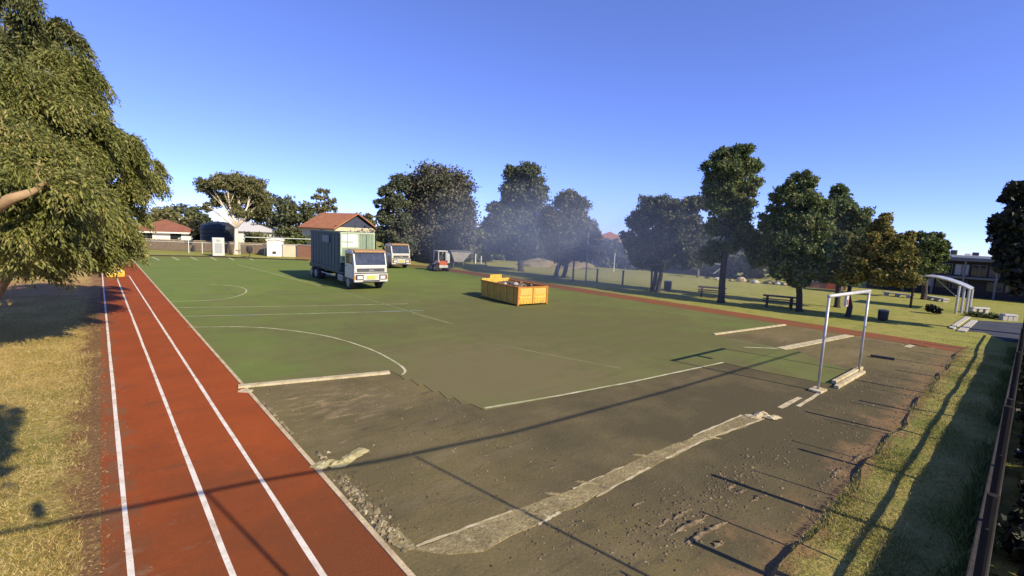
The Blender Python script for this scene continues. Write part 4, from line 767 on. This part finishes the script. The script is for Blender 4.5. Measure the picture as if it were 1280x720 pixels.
# tank
tk_ = thing('water_tank', 'large black water tank behind the white cabinet', 'tank', at(275, 318, 80).to_2d().to_3d()); MB().lathe([(2.3, 0), (2.35, .2), (2.35, 2.9), (2.2, 3.3), (1.4, 3.75), (.5, 3.9)], 28).build('shell', mat('tank_black', (0.02, 0.026, 0.03), (0.03, 0.036, 0.04), scale=2, rough=.5), tk_, smooth=False)
for k in range(5): MB().lathe([(2.36, .45+k*.55), (2.41, .5+k*.55), (2.36, .55+k*.55)], 28).build('band', M_black, tk_)
# dark tube leaning by the gum
tag(MB().tube([tuple(gp(289, 318.5)), tuple(gp(288, 318)+Vector((-.2, 0, 1.35)))], .17, 8).build('dark_tube', B_dark), 'thick dark tube leaning just left of the white gum trunk', 'post')

# picnic tables
M_tim = mat('table_timber', (0.085, 0.06, 0.045), (0.05, 0.038, 0.03), scale=4, rough=.8, stretch=(1, 6, 6))
def table(label, px, rz):
    p = gp(*px); t = thing('picnic_table', label, 'picnic table', (p.x, p.y, 0), rz, 'picnic tables under the trees')
    for k in range(5): MB().box(-.95, .95, -.36+k*.146, -.23+k*.146, .68, .745).build('top_plank', M_tim, t)
    for s in (-1, 1):
        for k in range(2): MB().box(-.95, .95, *sorted((s*(.56+k*.14), s*(.685+k*.14))), .4, .46).build('seat_plank', M_tim, t)
        for q in (-1, 1): MB().prism([(q*.3, .7), (q*.4, .7), (q*.66, 0), (q*.56, 0)], s*.68-.07, s*.68+.07, 'x').build('leg', M_tim, t)
        MB().box(s*.68-.04, s*.68+.04, -.82, .82, .34, .42).build('cross_beam', M_tim, t)
    return t
table('dark timber picnic table between the tallest tree and the broad row tree', (973, 384), R(-70)); table('dark timber picnic table partly behind the tallest tree trunk', (889, 371.5), R(-64))
def litter_bin(label, px, h, r_):
    p = gp(*px); t = thing('litter_bin', label, 'bin', (p.x, p.y, 0), 0, 'litter bins on the grass')
    MB().lathe([(r_*.85, .03), (r_, .1), (r_*1.05, h*.9), (r_*.98, h*.92)], 14).build('drum', M_black, t); MB().lathe([(r_*1.1, h*.9), (r_*1.12, h*.95), (r_*.7, h), (r_*.3, h*1.02)], 14).build('lid', M_steel, t)
    MB().box(r_*.7, r_*1.25, -r_*.6, r_*.6, .05, h*.85).build('side_panel', M_pole, t); return t
litter_bin('grey and black litter bin on the grass behind the goal frame', (1103, 400.5), .62, .24); litter_bin('dark litter bin on the grass beside the leftmost row tree', (834, 362.5), .75, .28)
# light poles and slim bollard posts
for px, top, lab, r_ in (((697, 350), 4.25, 'left slim white light pole in front of the bushy trees', .06), ((732, 352), 4.3, 'right slim grey light pole in front of the bushy trees', .06)):
    p = gp(*px); t = thing('light_pole', lab, 'pole', (p.x, p.y, 0), 0, 'slim light poles'); MB().tube([(0, 0, 0), (0, 0, top)], [r_*1.1, r_*.8], 9).build('shaft', M_pole, t, smooth=True); MB().lathe([(.14, 0), (.14, .04), (.07, .12)], 10).build('base', M_steel, t); MB().box(-.05, .3, -.06, .06, top, top+.07).build('lamp_head', M_cream, t)
for i, (px, h, lab) in enumerate((((716, 351), 1.9, 'stout dark post between the two light poles'), ((746, 353), 1.15, 'dark post just right of the grey light pole'), ((778, 356.5), 1.2, 'dark post on the grass left of the leftmost row tree'), ((767, 340), 2.3, 'pale thin post far off below the red roof'), ((814, 362), 1.6, 'dark post leaning beside the leftmost row tree trunk'))):
    p = gp(*px); t = thing('field_post', lab, 'post', (p.x, p.y, 0), 0, 'posts along the field edge'); MB().tube([(0, 0, 0), (.05 if i == 4 else 0, .1 if i == 4 else 0, h)], .08 if i != 3 else .06, 8).build('shaft', M_tim if i != 3 else M_cream, t); MB().lathe([(.1, h-.02), (.11, h+.03), (.05, h+.07)], 8).build('cap', M_black, t)
# swing frame / hoop behind the tallest tree
p = gp(880, 350); sw = thing('backboard_frame', 'pale cantilevered hoop frame behind the tallest row tree', 'hoop', at(903, 352, 46).to_2d().to_3d(), R(0))
a_, b_ = at(874, 327, 46), at(903, 331, 46); o_ = sw.location
MB().tube([a_-o_, b_-o_], .05, 7).build('arm', M_pole, sw); MB().tube([(0, 0, 0), b_-o_], .07, 8).build('post', M_steel, sw)
c_ = at(897, 338, 46)-o_; MB().tube([at(892, 342, 46)-o_, at(903, 334, 46)-o_], .06, 7).build('brace', M_white, sw)
# palm
pm = thing('palm_tree', 'small pale-trunked palm at the back of the field', 'tree', gp(872, 347)); 
MB().tube([(0, 0, 0), (.02, 0, .7), (0, 0, 1.5)], [.17, .13, .11], 8).build('trunk', B_grey, pm)
for k in range(14):
    a = k*2.4; el = .9-(k % 5)*.28; pts = [Vector((0, 0, 1.5))+Vector((math.cos(a)*math.cos(el)*q, math.sin(a)*math.cos(el)*q, math.sin(el)*q-.35*q*q)) for q in (0, .35, .7, 1.05)]
    mb = MB(); sd_ = Vector((-math.sin(a), math.cos(a), 0)); vs_ = []
    for q, w in zip(pts, (.03, .16, .14, .01)): vs_ += [q+sd_*w-Vector((0, 0, w*.5)), q, q-sd_*w-Vector((0, 0, w*.5))]
    mb.add(vs_, [(i*3+j, i*3+j+1, i*3+j+4, i*3+j+3) for i in range(3) for j in range(2)]).build('frond', L_grn, pm)
# curved-roof shelter
M_roof = mat('zincalume', (0.5, 0.52, 0.54), (0.4, 0.42, 0.45), scale=3, rough=.4, metal=.4)
sp = gp(1200, 392); shl = thing('shelter', 'open shelter with curved metal roof on pale posts beside the path', 'shelter', (sp.x, sp.y, 0), R(0))
arc = [(1148, 346.5), (1160, 345.5), (1172, 347), (1184, 350), (1196, 354), (1206, 358), (1214, 362)]
pts = [at(x, y, 43.8) for x, y in arc]; vs_ = []; fs = []
for q in pts:
    for ox in (-.5, 1.9):
        for dz in (0, .1): vs_.append((q.x-sp.x+ox, q.y-sp.y, q.z+dz-.02*(ox > 0)))
for i in range(len(pts)-1):
    a = i*4; b = a+4; fs += [(a, b, b+2, a+2), (a+1, a+3, b+3, b+1), (a, a+1, b+1, b), (a+2, b+2, b+3, a+3)]
fs += [(0, 2, 3, 1), (len(pts)*4-4, len(pts)*4-3, len(pts)*4-1, len(pts)*4-2)]
MB().add(vs_, fs).build('roof', M_roof, shl)
MB().tube([(q.x-sp.x-.55, q.y-sp.y, q.z+.04) for q in pts], .06, 6).build('gutter', M_pole, shl)
for x, ox in ((1197, -.4), (1202, .5), (1207, 1.2), (1210, 1.8)):
    q = at(x, 390, 43.8); zt_ = np.interp(-(q.y-sp.y), [-(v.y-sp.y) for v in pts], [v.z for v in pts]); MB().tube([(ox, q.y-sp.y, 0), (ox, q.y-sp.y, zt_)], .07, 8).build('post', M_pole, shl)
q0, q1 = at(1171, 349, 43.8), at(1197, 372, 43.8); MB().tube([q0-Vector((sp.x, sp.y, 0)), q1-Vector((sp.x, sp.y, 0))], .03, 6).build('brace', M_pole, shl)
MB().tube([(0, pts[0].y-sp.y+.1, 0), (0, pts[0].y-sp.y+.1, pts[0].z)], .07, 8).build('post', M_post, shl)
# dark shrub on the grass, low bench, garden seat beyond
tree('low_shrub', 'small dark rounded shrub on the grass left of the shelter posts', gp(1167, 391)[:2], [(1163, 386, 6, 5), (1171, 387, 6, 5)], 1500, (.12, .08), L_black, B_dark, trunk_r=.04, seed=81, D=40.5, clump=.4, nclump=14)
tree('low_hedge', 'low sunlit green shrub right of the shelter posts', gp(1223, 398)[:2], [(1215, 393, 7, 4), (1228, 394, 8, 4), (1240, 396, 7, 4)], 2600, (.1, .07), L_grn, B_dark, trunk_r=.04, seed=82, D=42, clump=.35, nclump=16)
for lab, a, b, w, h in (('long white low bench in front of the school hedge', (1213, 391), (1233, 392), .4, .42), ('short white bench at the right end of the path', (1252, 400), (1268, 401), .4, .4), ('long low pale concrete edging under the autumn tree', (1105, 368.5), (1140, 373), .5, .3), ('low pale concrete edging left of the shelter', (1160, 374), (1183, 378), .5, .3)):
    A, B = gp(*a), gp(*b); dd = B-A; t = thing('garden_bench' if 'bench' in lab else 'garden_edging', lab, 'bench' if 'bench' in lab else 'edging', (A.x, A.y, 0), math.atan2(dd.y, dd.x))
    MB().box(0, dd.length, -w/2, w/2, h-.09, h).build('top', M_conc if 'edging' in lab else M_white, t, bevel=.01)
    for k in (.1, .5, .9): MB().box(dd.length*k-.12, dd.length*k+.12, -w*.4, w*.4, 0, h-.09).build('support', M_conc, t)
# boulders along the back of the field
for i, (x, y, s, m, lab) in enumerate(((884, 348, .35, M_base, 'dark boulder left of the hoop frame post'), (897, 350, .5, M_conc, 'pale boulder behind the hoop frame post'), (914, 351.5, .4, M_sand, 'brown-cream boulder right of the hoop frame'), (926, 352, .75, M_edge, 'tallest tan boulder of the line behind the tables'), (934, 352.5, .4, M_base, 'dark boulder between tan and pale boulders'), (944, 354, .55, M_conc, 'broad pale boulder behind the nearer picnic table'), (961, 355, .6, M_sand, 'sandy boulder above the nearer picnic table'), (972, 356, .55, M_conc, 'pale boulder right of the sandy one'), (982, 357, .45, M_edge, 'rightmost tan boulder of the line'))):
    s *= .62; q = MB(); q.lathe([(s*.9, 0), (s*1.1, s*.3), (s*.9, s*.75), (s*.45, s)], 9); q.v = [(a*rr.uniform(.75, 1.35), b*rr.uniform(.75, 1.35), c*rr.uniform(.85, 1.1)) for a, b, c in q.v]
    o = q.build('boulder', m, bevel=.03); o.location = gp(x, y); tag(o, lab, 'boulder', 'boulders along the back of the field')
# pale sandy bank beyond the centre trees
for i, (xs, lab) in enumerate((((655, 322, 690, 338), 'pale sandy mound left of the left light pole'), ((700, 320, 735, 337), 'pale sandy mound between the light poles'))):
    c = at((xs[0]+xs[2])/2, xs[3]-2, 60); c.z = 0; q = MB(); q.lathe([(3.0, 0), (2.5, .35), (1.6, .7), (.5, .9)], 14); q.v = [(a*rr.uniform(.8, 1.2), b*rr.uniform(.8, 1.2), cc*rr.uniform(.85, 1.15)) for a, b, cc in q.v]
    o = q.build('sand_mound', M_sand, bevel=.05); o.location = c; tag(o, lab, 'mound', 'sandy mounds beyond the trees')

# ================================================================== BUILDINGS
M_tile = mat('terracotta', (0.45, 0.19, 0.085), (0.33, 0.13, 0.06), scale=1.2, rough=.85, fine=.2, bscale=9)
M_tile2 = mat('brown_tile', (0.26, 0.105, 0.06), (0.19, 0.08, 0.05), scale=1.0, rough=.85, fine=.2, bscale=9)
M_cw = mat('cream_wall', (0.66, 0.58, 0.4), (0.58, 0.5, 0.34), scale=1, rough=.9)
M_ww = mat('white_wall', (0.78, 0.75, 0.68), (0.7, 0.66, 0.58), scale=1, rough=.85)
M_shade_board = mat('shade_board', (0.055, 0.065, 0.1), (0.04, 0.05, 0.08), scale=3, rough=.7, stretch=(1, 1, 8))  # gable's shade painted as dark blue board; fascia and door share it
M_brick = mat('brick', (0.4, 0.2, 0.12), (0.3, 0.14, 0.085), scale=6, rough=.9, fine=.2, bscale=20)
def house(name, label, loc, rz, w, l, ez, rz_, wall, roof, hip=False, gable=None, over=.45):
    """gable faces -y; w across, l deep"""
    t = thing(name, label, 'house', loc, rz); hw_ = w/2
    MB().prism([(-hw_, 0), (hw_, 0), (hw_, ez), (-hw_, ez)], 0, l, 'y').build('wall', wall, t)
    if hip:
        ins = hw_; v = [(-hw_-over, -over, ez), (hw_+over, -over, ez), (hw_+over, l+over, ez), (-hw_-over, l+over, ez), (0, min(ins, l*.45), rz_), (0, max(l-ins, l*.55), rz_)]
        r_ = MB().add(v, [(0, 1, 4), (1, 2, 5, 4), (2, 3, 5), (3, 0, 4, 5), (3, 2, 1, 0)]).build('roof', roof, t)
    else:
        MB().prism([(-hw_, ez), (hw_, ez), (0, rz_-.12)], 0.03, l-.03, 'y').build('gable', gable or wall, t)
        k = (rz_-ez)/hw_
        r_ = MB().prism([(-hw_-over, ez-over*k), (0, rz_), (0, rz_-.16), (-hw_-over, ez-over*k-.16)], -over, l+over, 'y').prism([(hw_+over, ez-over*k), (0, rz_), (0, rz_-.16), (hw_+over, ez-over*k-.16)], -over, l+over, 'y').build('roof', roof, t)
    return t, r_
def win(t, x0, x1, z0, z1, y=0.0, axis='y'):
    f = MB().box(x0-.06, x1+.06, y-.05, y-.003, z0-.06, z1+.06).build('window', M_ww, t); MB().box(x0, x1, y-.065, y-.052, z0, z1).build('pane', M_glass, f); MB().box(x0-.1, x1+.1, y-.12, y-.06, z0-.14, z0-.065).build('sill', M_conc, f)
c = at(437, 300, 72); hs_, rf_ = house('brick_house', 'cream house with terracotta tiled gable roof behind the container truck', (c.x+.6, c.y-1, 0), R(14), 7.1, 8, 3.9, 5.95, M_cw, M_tile, gable=M_shade_board)
win(hs_, -2.6, -1.2, 1.9, 3.2); win(hs_, 1.4, 2.8, 1.9, 3.2); MB().box(-3.52, 3.52, -.06, -.005, 3.9, 4.12).build('fascia', M_shade_board, hs_); MB().box(-.45, .45, -.06, -.004, 0, 2.3).build('door', M_shade_board, hs_)
f = MB().box(-3.6, -3.553, 2.2, 3.6, 2.3, 3.5).build('window', M_ww, hs_); MB().box(-3.62, -3.602, 2.3, 3.5, 2.4, 3.4).build('pane', M_glass, f)
c = at(207, 300, 90); h2, _ = house('tiled_house', 'low house with brown tiled hip roof behind the far left fence', (c.x, c.y, 0), R(-6), 9.0, 8, 1.95, 3.9, M_ww, M_tile2, hip=True); win(h2, -3, -1.6, .8, 1.7); win(h2, .6, 2.0, .8, 1.7); MB().box(-5.0, 5.0, -.6, -.47, 1.75, 1.95).build('gutter', M_ww, h2)
c = at(213, 290, 112); h2b, _ = house('far_house', 'distant white-gabled house among trees above the brown tiled roof', (c.x, c.y, 0), R(-6), 5, 6, 4.3, 5.1, M_cream, mat('green_roof', (0.16, 0.24, 0.16), (0.12, 0.18, 0.12), rough=.7)); win(h2b, -1.2, 1.2, 2.2, 3.4)
c = at(302, 305, 86); h3, _ = house('metal_roof_house', 'house with pale grey metal roof behind the white gum trunk', (c.x, c.y, 0), R(-25), 11.5, 7, 2.5, 4.2, M_ww, mat('pale_metal_roof', (0.56, 0.55, 0.53), (0.48, 0.47, 0.45), scale=2, rough=.5, stretch=(6, 1, 1)), hip=True); win(h3, -3, -1.5, 1.0, 2.1); win(h3, 1, 2.5, 1.0, 2.1); MB().box(-3.2, -2.7, 2, 2.5, 3.0, 4.6).build('flue', M_ww, h3)
c = gp(344, 320.5); sh_, _ = house('garden_shed', 'small flat-fronted white shed at the far edge of the court', (c.x, c.y, 0), R(-18), 1.75, 2.2, 2.05, 2.2, M_ww, M_ww, over=.12); MB().box(-.3, .1, -.02, -.002, .3, .6).build('vent', M_black, sh_); MB().box(-3.2, 4.2, -.15, -.05, 2.2, 2.27).build('ridge_beam', M_cream, sh_)
A, B = gp(353.5, 320.8), gp(371, 321.4); dd = B-A; cwl = thing('cream_wall_panel', 'cream boundary wall right of the white shed', 'wall', A, math.atan2(dd.y, dd.x)); MB().box(0, dd.length, 0, .2, 0, 1.45).build('wall', M_cw, cwl); MB().box(-.02, dd.length+.02, -.04, .24, 1.45, 1.53).build('coping', M_conc, cwl)
A, B = gp(371.5, 321.6), gp(392, 323); dd = B-A; bwl = thing('brick_wall', 'orange brick boundary wall left of the container', 'wall', A, math.atan2(dd.y, dd.x)); MB().box(0, dd.length, 0, .2, 0, 1.5).build('wall', M_brick, bwl); MB().box(-.02, dd.length+.02, -.04, .24, 1.5, 1.57).build('coping', M_conc, bwl)
c = at(762, 320, 82); h4, _ = house('red_roof_house', 'distant house with bright orange-red tiled roof between the tree masses', (c.x, c.y, 0), R(-48), 6.2, 5, 3.55, 5.1, M_ww, M_tile, hip=True); win(h4, -2, -.8, 1.6, 2.8); win(h4, .6, 1.8, 1.6, 2.8); MB().box(-3.6, 3.6, -.6, -.46, 3.35, 3.55).build('gutter', M_ww, h4)
c = at(1029, 360, 54); h5 = thing('brick_block', 'small orange brick building seen under the autumn tree', 'building', (c.x, c.y, 0), R(-76)); MB().box(-1.8, 1.8, 0, 3, 0, 2.0).build('wall', M_brick, h5); MB().box(-2.1, 2.1, -.4, 3.2, 2.0, 2.15).build('roof', M_ww, h5); MB().box(.2, .9, -.04, -.003, .02, 1.7).build('door', M_orange, h5); win(h5, -.9, -.2, .7, 1.5); MB().box(1.1, 1.5, -.05, -.004, .02, 1.9).build('downpipe', M_cw, h5)
# school: flat-roofed block in shade facing the field
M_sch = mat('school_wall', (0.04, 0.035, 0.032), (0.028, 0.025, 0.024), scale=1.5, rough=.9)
M_sf = mat('school_frame', (0.15, 0.155, 0.16), (0.11, 0.115, 0.12), scale=3, rough=.6)
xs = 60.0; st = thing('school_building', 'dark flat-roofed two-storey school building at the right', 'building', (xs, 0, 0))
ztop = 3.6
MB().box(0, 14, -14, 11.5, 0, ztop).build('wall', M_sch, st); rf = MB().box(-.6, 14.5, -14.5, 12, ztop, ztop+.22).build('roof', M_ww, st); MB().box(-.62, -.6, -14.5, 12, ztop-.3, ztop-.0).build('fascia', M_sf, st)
for k, y in enumerate((7.0, 6.2, 5.5, 4.5, 4.0)): MB().box(2+k*.3, 2.7+k*.3, y-.25, y+.2, ztop+.22, ztop+.4+.14*(k % 3)).build('roof_vent', M_ww if k % 2 else M_black, rf, bevel=.02)
for s_, (za, zb) in enumerate(((.7, 1.5), (1.95, 3.0))):
    for k in range(9):
        y = 6.8-k*1.15
        if s_ == 0 and k % 4 == 3: continue
        f = MB().box(-.05, -.003, y-.5, y+.5, za, zb).build('window', M_sf, st)
        for q in (-1, 1): MB().box(-.07, -.052, y+q*.24-.2, y+q*.24+.2, za+.06, zb-.06).build('pane', M_glass if (k+s_) % 3 else M_gp, f)
MB().box(-.5, .0, -14, 11, 1.68, 1.86).build('storey_band', M_sf, st)
for k in range(7): MB().box(-.55, -.4, 8.4-k*2.1, 8.55-k*2.1, 0, ztop).build('column', M_sf, st)

# ================================================================== AIR
# a drifting bluish dust cloud over the far side of the court, thickest at its heart
dc = at(728, 300, 40); du = MB(); du.lathe([(.05, -1), (.5, -.87), (.87, -.5), (1, 0), (.87, .5), (.5, .87), (.05, 1)], 20)
dust = du.build('dust_haze', bpy.data.materials.new('dust_air')); dust.location = (dc.x, dc.y, 3.4); dust.scale = (11.0, 24.0, 7.4); dust.rotation_euler = (0, 0, R(14)); dust['kind'] = 'stuff'
tag(dust, 'thin bluish dust drifting in front of the centre trees', 'haze')
m = dust.data.materials[0]; m.use_nodes = True; n_ = m.node_tree.nodes; n_.clear(); l_ = m.node_tree.links
o = n_.new('ShaderNodeOutputMaterial'); v = n_.new('ShaderNodeVolumePrincipled'); tcn = n_.new('ShaderNodeTexCoord'); gr_ = n_.new('ShaderNodeTexGradient'); gr_.gradient_type = 'QUADRATIC_SPHERE'
l_.new(tcn.outputs['Object'], gr_.inputs[0]); mu = n_.new('ShaderNodeMath'); mu.operation = 'MULTIPLY'; l_.new(gr_.outputs['Fac'], mu.inputs[0]); mu.inputs[1].default_value = 0.105
l_.new(mu.outputs[0], v.inputs['Density']); v.inputs['Color'].default_value = (0.62, 0.74, 1.0, 1)
l_.new(v.outputs[0], o.inputs['Volume']); scene.cycles.volume_bounces = 0; scene.cycles.volume_step_rate = 2.0
